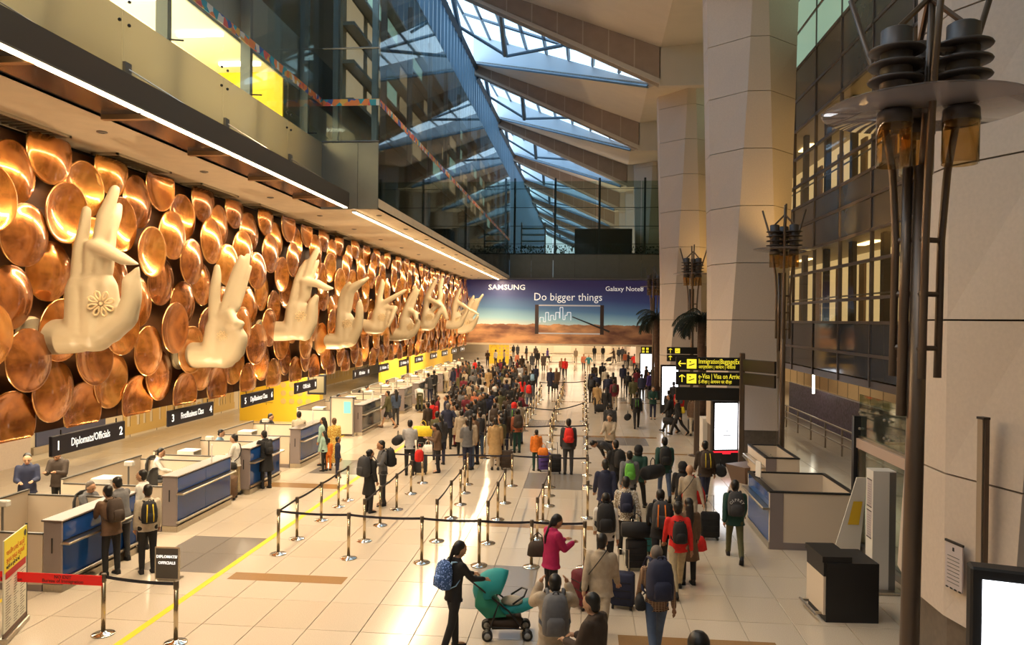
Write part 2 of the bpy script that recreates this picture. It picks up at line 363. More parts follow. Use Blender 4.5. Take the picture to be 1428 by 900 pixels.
# room behind the near glass: floor, back wall, ceiling with tube lights
rm = struct(MB().box(-19, -9.0, -4, 60, 9.15, 9.3).build('floor_upper_gallery', M_soffit))
cg = struct(MB().box(-19, -9.35, -4, 24.0, 12.75, 12.95).build('ceiling_upper_gallery', mat('gallery_ceiling', (.82, .74, .55), .6)))
M_gwall = mat('gallery_wall', (.75, .66, .42), .6)
gw = struct(MB().box(-19.2, -19, -4, 60, 9.3, 18.4).build('wall_upper_gallery', M_gwall))
struct(MB().box(-9.35, -9.30, -4, 60, 12.5, 14.2).build('wall_upper_slab_edge', mat('slab_edge_panel', (.30, .33, .34), .35, metal=.3)))
struct(MB().box(-17, -9.4, 22.6, 22.7, 9.3, 12.75).build('wall_yellow_screen', mat('yellow_glass_screen', (.9, .68, .03), .35)))
for i in range(8):
    y = 5.2 + i * 2.35
    tl = MB().box(-11.0, -9.75, y, y + .14, 12.66, 12.75).build('ceiling_tube_light', M_tubeglow)
    tag(tl, ['nearest', 'second', 'third', 'fourth', 'fifth', 'sixth', 'seventh', 'farthest'][i] + ' white tube light on the upper gallery ceiling behind the glass', 'light', 'tube lights on the upper gallery ceiling')
for y in (8, 17): area('gallery_fill', (-12, y, 9.45), 5, 7, 800, (1, .84, .52), (PI, 0, 0))  # unseen up-facing fill on the gallery floor, added to brighten ceiling and glass
# grey glass box end (faces the camera) and the long tall glass wall
bx = struct(MB().box(-8.8, XG, 24.5, 24.56, ZS, ZS + .06).build('trim_2', M_grey))
M_greyp = mat('grey_glass_panel', (.24, .235, .20), .22, metal=.2, var=.06, vs=2)
MB().box(-8.8, -7.56, 24.42, 24.46, ZS - .0, 10.95).build('grey_panel', M_greyp, bx)
MB().box(-7.55, XG, 24.42, 24.46, ZS - .0, 10.95).build('grey_panel', M_greyp, bx)
MB().box(-8.8, XG, 24.5, 24.515, 11.0, 18.4).build('glass_pane', M_glassclear, bx)
MB().box(-8.8, XG, 24.49, 24.495, 12.2, 12.42).build('patterned_film', M_stripe, bx)
for z in (11.0, 14.1, 16.9): MB().tube([(-8.8, 24.46, z), (XG, 24.46, z)], .03, 6).build('glass_rail', M_grey, bx)
for x in (-8.55, -7.2): MB().box(x, x + .18, 24.75, 24.95, 9.3, 18.6).build('steel_post', MATS['post_blue_grey'], bx)
gl = struct(MB().box(XG - .04, XG, 24.5, YE - .6, ZS, ZS + .05).build('trim_3', M_grey))
for i in range(11):
    y = 24.5 + i * 4.0; y2 = min(y + 3.98, YE - .6)
    MB().box(XG - .02, XG - .005, y, y2, ZS + .05, 11.2).build('glass_panel_lower', glass('smoked_lower_glass', (.42, .46, .44), .7), gl)
    for (z0, z1) in ((11.22, 14.5), (14.52, 17.95)): MB().box(XG - .02, XG - .005, y, y2, z0, z1).build('glass_pane', M_glassfront, gl)
    MB().box(XG - .5, XG - .3, y + 1.9, y + 2.06, 9.3, 17.9).build('steel_post', MATS['post_blue_grey'], gl)
MB().box(XG, XG + .004, 24.6, YE - .7, 12.2, 12.42).build('patterned_film', M_stripe, gl)
struct(MB().box(XG - .6, XG - .5, 25.2, YE - .6, ZS + .3, 11.1).build('wall_gallery_upstand', mat('gallery_upstand', (.10, .105, .10), .5)))
# inner building behind the tall glass: floors, window grid with glowing panes
ib = struct(MB().box(-8.5, -8.3, 25, YE - .6, 9.3, 17.9).build('wall_inner_building', mat('inner_building_wall', (.30, .25, .19), .5)))
M_gl2 = mat('inner_glow_pane', (.15, .25, .22), .3, emis=(.42, .68, .58), es=.6)  # pane emission brightens the inner building in place of lit rooms
M_gl3 = mat('inner_warm_glow_pane', (.2, .15, .1), .3, emis=(.75, .55, .32), es=.38)
for i in range(16):
    for j in range(4):
        if R.random() < .78:
            z = 12.7 + j * 1.3; y = 25.4 + i * 2.5
            MB().box(-8.3, -8.27, y, y + 1.9, z, z + 1.0).build('window_pane', R.choice((M_gl2, M_gl3, M_gl3)), ib)
for j in range(5): MB().box(-8.3, -7.9, 25, 66, 12.5 + j * 1.3, 12.62 + j * 1.3).build('floor_slab', mat('inner_slab', (.17, .17, .16), .5), ib)
# ================================================================== roof: folded beams, skylights, clerestory
XL, XR = -8.6, 3.9
DB = [9.6, 25.2, 41, 56.5, 72, 87.5, 103, 118.5, 134, 149.5, 165]
ZR, ZL = 19.8, 24.4
M_rsoff = mat('roof_soffit', (0.66, 0.56, 0.46), .6, var=.03, vs=1)
M_skybar = mat('skylight_bar', (.16, .22, .28), .4, metal=.4)
M_skyglass = glass('skylight_glass', (.93, .97, 1.0), .6)
DB0 = [-6.4] + DB
for k in range(len(DB0)):
    d = DB0[k]
    rb = struct(MB().build('roof_beam_%d' % (k + 1), M_beam)) if False else None
    def P(t, top):  # point on beam face
        x = XR + (XL - XR) * t
        zt = ZR + (ZL - ZR) * t; zb = 17.8 + (23.7 - 17.8) * t
        return Vector((x, d, zt if top else zb))
    b = MB(); T = [-.02, 1.0]
    a0, a1, c0, c1 = P(0, 0), P(1, 0), P(0, 1), P(1, 1)
    b.add([a0, a1, c1, c0] + [v + Vector((0, .5, 0)) for v in (a0, a1, c1, c0)], [(0, 1, 2, 3), (4, 7, 6, 5), (0, 4, 5, 1), (3, 2, 6, 7), (1, 5, 6, 2), (0, 3, 7, 4)])
    ro = struct(b.build('roof_beam', M_beam)); ro.name = 'ceiling_beam'
    # lower lip + panels with pale joints
    b = MB(); lip = Vector((0, -.06, 0))
    b.add([a0 + lip, a1 + lip, a1 + lip + Vector((0, 0, .16)), a0 + lip + Vector((0, 0, .30)), a0 + Vector((0, .6, 0)), a1 + Vector((0, .6, 0)), a1 + Vector((0, .6, .16)), a0 + Vector((0, .6, .3))],
          [(0, 1, 2, 3), (4, 7, 6, 5), (0, 4, 5, 1), (3, 2, 6, 7), (1, 5, 6, 2), (0, 3, 7, 4)]).build('beam_lip', M_rsoff, ro)
    for q in range(1, 9):
        t = q / 9.0; p0, p1 = P(t, 0), P(t, 1)
        MB().add([p0 + Vector((-.03, -.02, .2)), p0 + Vector((.03, -.02, .2)), p1 + Vector((.03, -.02, 0)), p1 + Vector((-.03, -.02, 0)), p0 + Vector((-.03, .05, .2)), p0 + Vector((.03, .05, .2)), p1 + Vector((.03, .05, 0)), p1 + Vector((-.03, .05, 0))],
                 [(0, 1, 2, 3), (4, 7, 6, 5), (0, 4, 5, 1), (3, 2, 6, 7), (1, 5, 6, 2), (0, 3, 7, 4)]).build('panel_joint', mat('pale_joint', (.55, .45, .36), .6), ro)
    MB().box(XR - .05, 8.8, d, d + .5, 17.75, ZR + 1.6).build('beam_end_plate', M_rsoff, ro)
    if k == 0: continue
    dp = DB0[k - 1]
    Rk1 = Vector((XR, d, ZR)); Lk1 = Vector((XL, d, ZL)); Rk = Vector((XR - .6, dp + .6, 17.85)); Lk = Vector((XL, dp + .5, 23.75))
    # soffit triangle (thick) between skylight edge and this beam's top
    up = Vector((0, 0, .25))
    b = MB(); b.add([Rk, Rk1, Lk1, Rk + up, Rk1 + up, Lk1 + up], [(0, 1, 2), (3, 5, 4), (0, 3, 4, 1), (1, 4, 5, 2), (2, 5, 3, 0)])
    # wing towards the column head
    W1 = Vector((8.6, d, ZR + .4)); W0 = Vector((8.6, dp + .6, ZR - 1.0))
    b.add([Rk, W0, W1, Rk1, Rk + up, W0 + up, W1 + up, Rk1 + up], [(0, 1, 2, 3), (4, 7, 6, 5), (0, 4, 5, 1), (1, 5, 6, 2), (2, 6, 7, 3)])
    so = struct(b.build('ceiling_soffit', M_rsoff))
    # blue-grey skylight edge trim
    MB().tube([Rk + Vector((0, 0, .05)), Lk1 + Vector((0, -.1, -.6 + .65))], .10, 6).build('skylight_trim', M_skybar, so)
    # skylight: upstand panel, bars and glass
    H = Vector((0, 0, 1.5))
    sk = MB(); e0, e1 = Rk, Lk1
    MB().add([e0, e1, e1 + H * 1.5, e0 + H * .2, e0 + Vector((.05, .05, 0)), e1 + Vector((.05, .05, 0)), e1 + H * 1.5 + Vector((.05, .05, 0)), e0 + H * .2 + Vector((.05, .05, 0))],
             [(0, 1, 2, 3), (4, 7, 6, 5), (3, 2, 6, 7)]).build('skylight_upstand', mat('skylight_upstand', (.70, .78, .86), .5), so)
    N = 8
    gA, gB, gC = Rk + Vector((0, 0, .4)), Lk + Vector((0, 0, 1.6)), Lk1 + Vector((0, 0, 2.2))
    MB().add([gA, gB, gC], [(0, 1, 2)]).build('skylight_glass', M_skyglass, so)
    for q in range(1, N + 1):
        t = q / N; p0 = gA.lerp(gB, t); p1 = gA.lerp(gC, t)
        MB().tube([p0, p1], .11, 4).build('skylight_bar', M_skybar, so)
    for q in (.33, .66):
        MB().tube([gA.lerp(gB, .15).lerp(gC, 0) , gB.lerp(gC, q)], .10, 4).build('skylight_bar', M_skybar, so)
    # steel struts in the opening
    def SP(t, s, dz): return (Lk.lerp(Lk1, s) * (1 - t) + Rk * t) + Vector((0, 0, dz))
    for t, s in ((.02, .55), (.28, .62)):
        MB().tube([SP(t, s, -.3), SP(t, s - .35, 2.0)], .17, 6).build('roof_strut', mat('strut_steel', (.10, .14, .18), .4, metal=.5), so)
    MB().tube([SP(.02, .5, .3), SP(.28, .72, 0), SP(.60, .3, .6)], .11, 6).build('roof_strut', MATS['strut_steel'], so)
    MB().tube([SP(.12, .2, 1.2), SP(.45, .3, .9)], .09, 6).build('roof_strut', MATS['strut_steel'], so)
    # edge girder along the clerestory
    MB().tube([Lk + Vector((.2, 0, -.2)), Lk1 + Vector((.2, 0, -.3))], .22, 4).build('edge_girder', MATS['strut_steel'], so)
cw = struct(MB().box(XL - .1, XL + .3, YE, 168, 9.0, 9.2).build('wall_clerestory', M_blue))
fm = [MB().box(-.35, .2, -.09, .09, z0, 15.0).mesh('clerestory_fin', M_blue) for z0 in (8.8, 0)]
for i in range(125):
    link('clerestory_fin', fm[int(24 + i * 1.1 > YE)], cw, (XL, 24 + i * 1.1, 9.2))
MB().box(XL - .5, XL - .45, 20, 168, 17.95, 24.2).box(XL - .5, XL - .45, YE, 168, 9.2, 17.9).build('clerestory_glass', glass('clerestory_glass', (.7, .84, .95), .5, frost=(.5, .7, .85), fw=.35), cw)
for z in (13, 17, 21): MB().box(XL - .3, XL + .05, 24 if z > 18 else YE, 165, z, z + .12).build('clerestory_transom', M_blue, cw)
# ================================================================== columns
M_base = mat('dark_stone_base', (.13, .10, .075), .4, var=.15, vs=10)
def column(d, zr=19.9, dx=0.0, o=None):
    prof = [(1.15, 5.15, 7.08, 4.86, 7.48), (7.0, 5.50, 6.92, 4.82, 7.70), (13.6, 5.85, 6.68, 4.64, 7.86), (zr + 1.2, 6.15, 6.42, 4.42, 8.0)]
    if o: prof = [(a, b, c, max(d_, o), e) for a, b, c, d_, e in prof]
    def at(z):
        for a, b in zip(prof, prof[1:]):
            if z <= b[0] + 1e-6: break
        t = (z - a[0]) / (b[0] - a[0]); return [a[i] + (b[i] - a[i]) * t for i in range(5)]
    def ring(z, e=0.0):
        _, f0, f1, o0, o1 = at(max(z, 1.15)); f0, f1, o0, o1 = f0 + dx + e, f1 + dx - e, o0 + dx + e, o1 + dx - e
        return [(f0, d + e, z), (f1, d + e, z), (o1, d + 1.15, z), (o1, d + 2.2, z), (f1, d + 3.3 - e, z), (f0, d + 3.3 - e, z), (o0, d + 2.2, z), (o0, d + 1.15, z)]
    c = struct(MB().loft([ring(0, .05), ring(1.15, .05)]).build('column_base', M_base)); c.name = 'trim_column'
    MB().loft([ring(1.2, .16), ring(4, .16), ring(7, .16), ring(13.6, .16), ring(zr + 1.1, .16)]).build('column_core', M_joint, c)
    zs = [1.15, 3.1, 5.2, 7.3, 9.4, 11.5, 13.6, 15.6, 17.6, 19.4, zr + 1.2]
    for a, b in zip(zs, zs[1:]):
        MB().loft([ring(a + .012), ring(b - .012)]).build('cladding_course', M_cream, c)
    return c
for d, dx, o in ((9.65, .03, 4.90), (28.3, 0, None), (44.0, -.30, None), (70.4, .0, None), (85, 0, None), (100, 0, None), (116, 0, None)): column(d, dx=dx, o=o)
# ================================================================== right facade
wr = struct(MB().box(9.05, 9.12, -10, 92, 3.06, 3.30).build('wall_right', mat('facade_mullion', (.16, .13, .12), .35, metal=.4)))
M_mull = MATS['facade_mullion']
M_span = mat('facade_spandrel', (.12, .115, .11), .16, metal=.25, var=.08, vs=1.2)
M_spand = mat('facade_lower_glass', (.075, .08, .095), .08, metal=.2)
M_win = glass('facade_window_glass', (.82, .80, .70), .8)
M_glowwall = mat('glowing_interior_wall', (.70, .56, .32), .6, emis=(1.0, .72, .34), es=.62)  # wall itself glows, standing in for room light behind the windows
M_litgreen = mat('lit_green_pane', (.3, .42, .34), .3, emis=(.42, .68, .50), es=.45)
Z = [3.3, 4.1, 5.15, 5.94, 7.15, 8.1, 9.19, 10.04, 10.97, 12.17, 13.4, 14.7, 16.1, 17.6, 19.0, 21.5]
KIND = ['low', 'low', 'win', 'win', 'win', 'sp', 'sp', 'win', 'win', 'win', 'sp', 'sp', 'gr', 'gr', 'sp']
ys = [0.9 + i * 3.0 for i in range(-3, 30)]
for a, b_, kd in zip(Z, Z[1:], KIND):
    MB().box(9.0, 9.12, -10, 92, b_ - .05, b_ + .05).build('transom', M_mull, wr)
    for y in ys:
        if y > 66: continue
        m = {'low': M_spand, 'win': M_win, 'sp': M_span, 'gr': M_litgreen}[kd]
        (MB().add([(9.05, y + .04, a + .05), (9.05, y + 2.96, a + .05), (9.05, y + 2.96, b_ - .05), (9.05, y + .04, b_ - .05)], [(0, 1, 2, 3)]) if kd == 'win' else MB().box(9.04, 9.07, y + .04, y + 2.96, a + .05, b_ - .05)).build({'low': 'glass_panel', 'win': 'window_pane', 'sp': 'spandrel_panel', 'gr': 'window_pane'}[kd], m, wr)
for y in ys: MB().box(9.0, 9.12, y - .035, y + .035, 3.1, 21.5).build('mullion', M_mull, wr)
MB().box(9.05, 9.5, 66.9, 92, 3.1, 21.5).build('spandrel_panel', M_span, wr)
O9 = ['first', 'second', 'third', 'fourth', 'fifth', 'sixth', 'seventh', 'eighth', 'ninth']
# rooms behind the facade windows
for (z0, z1) in ((5.15, 8.1), (10.04, 13.4)):
    struct(MB().box(9.2, 14.0, -10, 92, z0 - .15, z0 - .02).build('floor_side_gallery', mat('side_floor', (.3, .24, .17), .4)))
    struct(MB().box(9.2, 14.0, -10, 92, z1 + .02, z1 + .15).build('ceiling_side_gallery', mat('side_ceiling', (.5, .42, .3), .6)))
    wg = struct(MB().box(11.8, 12.0, -10, 92, z0, z1).build('wall_side_gallery', M_glowwall))
    for y in ys:
        MB().box(9.6, 9.8, y + .45, y + .75, z0, z1).build('pier', mat('dark_pier', (.05, .04, .035), .5), wg)
        MB().box(11.7, 11.8, y + 2.1, y + 2.7, z0, z1 - .4).build('pier', mat('brown_pier', (.20, .12, .06), .5), wg)
        MB().box(9.5, 9.54, y, y + 3, z0 + .95, z0 + 1.0).build('handrail', M_grey, wg)
    for i in range(9): tag(MB().box(10.2, 10.5, 4 + i * 8, 5.6 + i * 8, z1 - .04, z1 + .01).build('ceiling_light', mat('warm_ceiling_glow', (1, 1, 1), .5, emis=(1, .72, .35), es=5)), '%s warm ceiling light from the camera behind the %s band of facade windows' % (O9[i], 'lower' if z0 < 6 else 'upper'), 'light', 'ceiling lights in the side galleries')
M_signY = mat('sign_yellow_glow', (.9, .75, .05), .5, emis=(.95, .80, .04), es=.9)
st = thing('hanging_sign', 'black hanging sign with yellow arrow panels inside the lit facade window', 'sign', (9.9, 21.0, 7.0))
MB().box(0, .08, -1.0, .4, -.1, .18).build('board', M_black, st); MB().box(-.01, 0, .08, .34, -.07, .15).build('pictogram', M_signY, st)
MB().box(0, .08, -1.0, -.3, -.5, -.22).build('board', M_black, st); MB().box(-.01, 0, -.62, -.36, -.47, -.25).build('pictogram', M_signY, st)
struct(MB().box(8.9, 13, -10, 92, 21.5, 21.8).build('ceiling_facade_top', M_span))
# closing walls (behind the camera, roof edges) so the hall is a room
struct(MB().box(-24, 34, -10.2, -10, 0, 25).build('wall_back', M_cream))
struct(MB().box(34, 34.2, -10, 180, 0, 21.5).build('wall_outer_right', M_cream))
struct(MB().box(-24, -23.8, -10, 180, 0, 9).build('wall_outer_left', M_cream))
struct(MB().box(9, 34, -10, 180, 21.6, 21.9).build('ceiling_outer_right', M_cream))
struct(MB().box(8.0, 9.3, -10, 180, 21.5, 21.7).build('ceiling_eaves', M_rsoff))
struct(MB().box(-24, 34, 179, 180, 0, 25).build('wall_end', M_white))
struct(MB().box(-24, -9.4, -10, YE, 18.4, 18.6).build('ceiling_outer_left', M_cream))
# lower passage behind the column line: lit wall, railings, patterned parapet
pw = struct(MB().box(17.5, 17.7, -10, 92, 0, 3.2).build('wall_passage', mat('passage_wall', (.74, .58, .38), .6, var=.05)))
for y in range(0, 90, 2): MB().box(17.48, 17.5, y, y + .03, 0, 3.1).build('panel_joint', M_joint, pw)
struct(MB().box(9.1, 17.6, -10, 92, 3.1, 3.25).build('ceiling_passage', mat('passage_ceiling', (.5, .42, .3), .6)))
for y in (14, 30, 46, 62): area('passage_light', (13.5, y + 4, 3.05), 4, 8, 120, (1, .78, .46))
M_rail = mat('railing_steel', (.30, .24, .18), .35, metal=.6)
for (x, y0, y1, lb) in ((9.9, 20, 56, 'long dark railing in the passage behind the glass'), (14.2, 16, 50, 'farther railing beside the lit passage wall')):
    t = thing('railing', lb, 'railing', (x, y0, 0))
    for z in (.45, .75, 1.05): MB().box(-.03, .03, 0, y1 - y0, z - .025, z + .025).build('rail', M_rail, t)
    n = int((y1 - y0) / 2)
    for i in range(n + 1): MB().box(-.03, .03, i * 2 - .03, i * 2 + .03, 0, 1.05).build('post', M_rail, t)
for (x, y0, y1, z0, lb) in ((9.0, 11.0, 17.5, .55, 'patchwork-patterned panel band seen through the ground-level glass screen'), (11.6, 26, 44, 1.0, 'dark patterned parapet curving along the far passage')):
    t = tag(MB().box(x, x + .12, y0, y1, z0 if x < 10 else 0, z0 + .75).build('patterned_parapet', M_stripe if x < 10 else mat('dark_pattern', (.07, .05, .09), .5, var=.7, vs=9)), lb, 'parapet')
for i in range(6):
    tag(MB().box(11.9, 12.0, 16 + i * 5, 18.6 + i * 5, 3.02, 3.09).build('passage_tube_light', M_tubeglow), O9[i] + ' short tube light from the camera on the passage ceiling', 'light', 'tube lights on the passage ceiling')
vt = tag(MB().box(11.0, 11.08, 37.5, 37.62, 1.7, 3.05).build('vertical_tube_light', M_tubeglow), 'upright white tube light on the passage wall between two columns', 'light')
# ground-level glass screen and glass balustrade above its header
gs = struct(MB().box(6.25, 6.45, 9.5, 18.0, 2.28, 2.5).build('door_1', mat('pink_beige_header', (.52, .38, .30), .5)))
MB().box(6.25, 6.45, 9.5, 18.0, 0, .14).build('sill', M_grey, gs)
for y in (9.6, 12.6, 15.2, 17.9): MB().box(6.28, 6.42, y - .05, y + .05, .14, 2.28).build('frame_post', M_steel, gs)
for a, b_ in ((9.65, 12.55), (12.65, 15.15), (15.25, 17.85)): MB().box(6.34, 6.36, a, b_, .14, 2.28).build('glass_pane', M_glassclear, gs)
gb = struct(MB().box(6.3, 6.4, 9.5, 18.0, 2.5, 2.56).build('trim_balustrade', M_steel))
for i in range(5):
    y = 9.6 + i * 1.7; MB().box(6.34, 6.36, y, y + 1.66, 2.56, 3.5).build('glass_panel', glass('green_glass', (.72, .80, .70), 1.5), gb)
    for z in (2.72, 3.1):
        for q in (.12, 1.54): MB().ball((6.31, y + q, z), .035, 8).build('glass_clamp', M_steel, gb)
MB().box(6.4, 8.8, 18.02, 18.05, 0, 3.3).build('glass_panel', M_glassclear, gb)
MB().box(6.2, 6.35, 17.98, 18.12, 0, 3.0).build('corner_post', M_black, gb)
MB().box(6.5, 8.9, 9.5, 18, 2.3, 2.42).build('deck', mat('balcony_deck', (.25, .2, .16), .5), gb)
for x, y, lb in ((7.6, 13.0, 'pale box-shaped pillar behind the glass balustrade, nearer one'), (7.7, 16.6, 'pale box-shaped pillar behind the glass balustrade, farther one')):
    tag(MB().bevbox(x - .2, x + .2, y - .2, y + .2, 2.42, 3.75, .02).build('pillar', mat('pale_pillar', (.55, .48, .36), .5)), lb, 'pillar')
t = thing('security_camera', 'small dome security camera hanging behind the glass balustrade', 'camera', (7.5, 12.0, 3.62))
MB().lathe([(.11, 0), (.13, .06), (.07, .2), (.02, .22)], n=12).build('housing', M_white, t, True); MB().ball((0, 0, -.02), .09, 10).build('dome', M_black, t, True); MB().tube([(0, 0, .2), (0, 0, .35), (.4, 0, .4)], .02, 6).build('arm', M_white, t)
# ================================================================== bridge at the end of the hall, with the billboard
br = struct(MB().box(XG, 9.0, YE - .5, YE, 8.75, 8.95).build('trim_bridge', M_grey))
M_par = mat('bridge_parapet', (.115, .125, .11), .25, metal=.1, var=.05, vs=2)
for i in range(8): MB().box(XG + i * 1.98 + .01, XG + i * 1.98 + 1.97, YE - .52, YE - .46, 8.9, 11.05).build('parapet_panel', M_par, br)
struct(MB().box(XW, 9.0, YE, YE + 9, 8.85, 9.0).build('floor_bridge', M_dark)); struct(MB().box(XW - 8, 9.0, YE + .4, 179, 2.95, 3.1).build('ceiling_far_hall', M_soffit))
struct(MB().box(-24, 9.0, YE + 9, 179, 8.7, 8.9).build('floor_upper_far', M_dark))
for i in range(4):
    x = XG + i * 3.95
    MB().box(x, x + 3.9, YE - .5, YE - .48, 11.1, 17.7).build('glass_pane', glass('bridge_glass', (.74, .82, .78), .35), br)
for x in (-7.1, -6.45, -2.75, 1.25, 5.3, 8.9): MB().box(x - .09, x + .09, YE - .46, YE - .26, 8.9, 18.0).build('steel_post', M_dark, br)
for z in (11.1, 12.0, 13.6, 15.3, 17.0): MB().box(XG, 9, YE - .42, YE - .38, z, z + .05).build('cross_rail', M_dark, br)
kb = tag(MB().bevbox(-1.0, 4.3, YE + 1.2, YE + 3.8, 8.95, 13.6, .03).build('kiosk_block', mat('dark_block', (.03, .028, .025), .6)), 'large plain dark block standing on the bridge behind its glass', 'kiosk')
# planting along the bridge
M_leafd = mat('dark_hedge_leaf', (.018, .035, .018), .6)
hb = MB()
for i in range(900):
    x = R.uniform(-13, 8.8); y = YE + R.uniform(.1, .5); z = 11.2 + R.uniform(-.2, .65); a = R.uniform(0, PI); s_ = .16
    hb.add([(x, y, z), (x + math.cos(a) * s_, y + .04, z + s_ * .6), (x + math.cos(a) * s_ * .3, y + .1 * math.sin(a), z + s_ * 1.3)], [(0, 1, 2)])
pb = thing('planter', 'dark hedge planting along the bridge glass', 'planter', (0, 0, 0)); MB().box(-7, 8.8, YE + .1, YE + .6, 10.6, 11.2).build('trough', M_black, pb); hb.build('foliage', M_leafd, pb, kind='stuff')
# left stair-like tower behind the bridge glass
sw = thing('staircase', 'steel and glass staircase tower seen behind the bridge glass', 'staircase', (-6.2, YE + 4, 8.95))
for i in range(9): MB().box(0, 2.3, 0, .5, i * .62, i * .62 + .14).build('tread', mat('stair_teal', (.14, .20, .20), .4, metal=.3), sw)
for x in (0, 2.3): MB().box(x - .06, x + .06, 0, .5, 0, 5.6).build('stringer', M_grey, sw)
# billboard
def billboard():
    m = bpy.data.materials.new('desert_billboard_print'); m.use_nodes = True; nt = m.node_tree; b = nt.nodes['Principled BSDF']; L = nt.links
    N = nt.nodes.new; tc = N('ShaderNodeTexCoord'); sp = N('ShaderNodeSeparateXYZ'); L.new(tc.outputs['Generated'], sp.inputs[0])
    def math_(op, a, b_=None, c=None):
        n = N('ShaderNodeMath'); n.operation = op
        for i, v in enumerate((a, b_, c)):
            if v is None: continue
            if hasattr(v, 'links') or hasattr(v, 'is_linked'): L.new(v, n.inputs[i])
            else: n.inputs[i].default_value = v
        return n.outputs[0]
    x, z = sp.outputs[0], sp.outputs[2]
    sky = N('ShaderNodeValToRGB'); e = sky.color_ramp.elements
    e[0].position = .30; e[0].color = (.62, .62, .50, 1); e[1].position = 1.0; e[1].color = (.030, .022, .085, 1)
    for p, c in ((.42, (.28, .46, .50)), (.58, (.08, .17, .30)), (.78, (.035, .05, .15))): q = e.new(p); q.color = (*c, 1)
    zz = math_('ADD', z, math_('MULTIPLY', math_('POWER', x, 1.3), .16)); L.new(zz, sky.inputs[0])
    # violet glow near the left top
    mp = N('ShaderNodeMapping'); mp.inputs['Scale'].default_value = (14, 1, 2.2); L.new(tc.outputs['Generated'], mp.inputs[0])
    n1 = N('ShaderNodeTexNoise'); n1.inputs['Scale'].default_value = 1.4; n1.inputs['Detail'].default_value = 6; L.new(mp.outputs[0], n1.inputs[0])
    mp2 = N('ShaderNodeMapping'); mp2.inputs['Scale'].default_value = (5, 1, 4); L.new(tc.outputs['Generated'], mp2.inputs[0])
    n2 = N('ShaderNodeTexNoise'); n2.inputs['Scale'].default_value = 1.6; n2.inputs['Detail'].default_value = 8; L.new(mp2.outputs[0], n2.inputs[0])
    sand = N('ShaderNodeValToRGB'); e = sand.color_ramp.elements; e[0].position = .36; e[0].color = (.16, .06, .035, 1); e[1].position = .62; e[1].color = (.62, .30, .12, 1)
    L.new(n2.outputs['Fac'], sand.inputs[0])
    dk = N('ShaderNodeMixRGB'); dk.blend_type = 'MULTIPLY'; r2 = math_('MULTIPLY', math_('SUBTRACT', x, .45), 2.6); r3 = N('ShaderNodeClamp'); L.new(r2, r3.inputs[0]); L.new(r3.outputs[0], dk.inputs[0])
    L.new(sand.outputs[0], dk.inputs[1]); dk.inputs[2].default_value = (.42, .38, .42, 1)
    hor = math_('ADD', .25, math_('MULTIPLY', n1.outputs['Fac'], .10)); isky = math_('GREATER_THAN', z, hor)
    mx = N('ShaderNodeMixRGB'); L.new(isky, mx.inputs[0]); L.new(dk.outputs[0], mx.inputs[1]); L.new(sky.outputs[0], mx.inputs[2])
    L.new(mx.outputs[0], b.inputs['Base Color']); L.new(mx.outputs[0], b.inputs['Emission Color']); b.inputs['Emission Strength'].default_value = .35; b.inputs['Roughness'].default_value = .5
    return m
bb = thing('billboard', 'wide desert advertising billboard hung below the bridge', 'billboard', (XW, YE - .9, 2.95))
BW = 9.0 - XW
MB().box(0, BW, 0, .12, 0, 5.75).build('printed_panel', billboard(), bb)
MB().box(0, BW, -.02, .14, -.16, 0).build('bottom_rail', M_soffit, bb)
M_let = mat('pale_lettering', (.8, .78, .74), .5, emis=(.85, .8, .74), es=.55)
def bbp(px, py): q = on_y(px, py, YE - .9); return (q.x - XW, -.01, q.z - 2.95)
text('SAMSUNG', .66, bbp(681, 404), (PI / 2, 0, 0), M_let, bb, bold=.006, xs=1.12)
text('Do bigger things', .98, bbp(744, 419), (PI / 2, 0, 0), M_let, bb, xs=.95)
text('Galaxy Note8', .60, bbp(844, 406), (PI / 2, 0, 0), M_let, bb)
ph = MB(); p0, p1 = bbp(747, 425), bbp(841, 467)
x0, z1, x1, z0 = p0[0], p0[2], p1[0], p1[2]
MB().box(x0, x1, -.03, -.002, z1 - .12, z1).box(x0, x1, -.03, -.002, z0, z0 + .12).build('phone_edge', mat('phone_silver', (.5, .48, .48), .4, emis=(.5, .48, .48), es=.3), bb)
MB().box(x0 - .05, x0 + .28, -.035, -.002, z0, z1).box(x1 - .28, x1 + .05, -.035, -.002, z0, z1).build('phone_side', mat('phone_brown', (.05, .03, .03), .4), bb)
p0, p1 = bbp(798, 442), bbp(850, 463)
MB().tube([(p0[0], -.06, p0[2]), (p1[0], -.06, p1[2])], [.05, .10], 6).build('stylus', mat('stylus_dark', (.04, .035, .04), .4), bb)
MS = mat('skyline_line', (.8, .8, .8), .5, emis=(.8, .82, .85), es=.6)
sk = [(753, 450), (753, 443), (758, 443), (758, 449), (761, 449), (761, 436), (765, 436), (765, 447), (768, 447), (768, 440), (772, 440), (772, 446), (775, 446), (775, 436), (780, 436), (780, 444), (781, 444), (781, 429), (785, 429), (785, 446), (788, 446), (788, 440), (791, 440), (791, 436), (796, 436), (796, 447)]
for a, b_ in zip(sk, sk[1:]): MB().tube([Vector(bbp(*a)) + Vector((0, -.03, 0)), Vector(bbp(*b_)) + Vector((0, -.03, 0))], .025, 4).build('skyline_stroke', MS, bb)
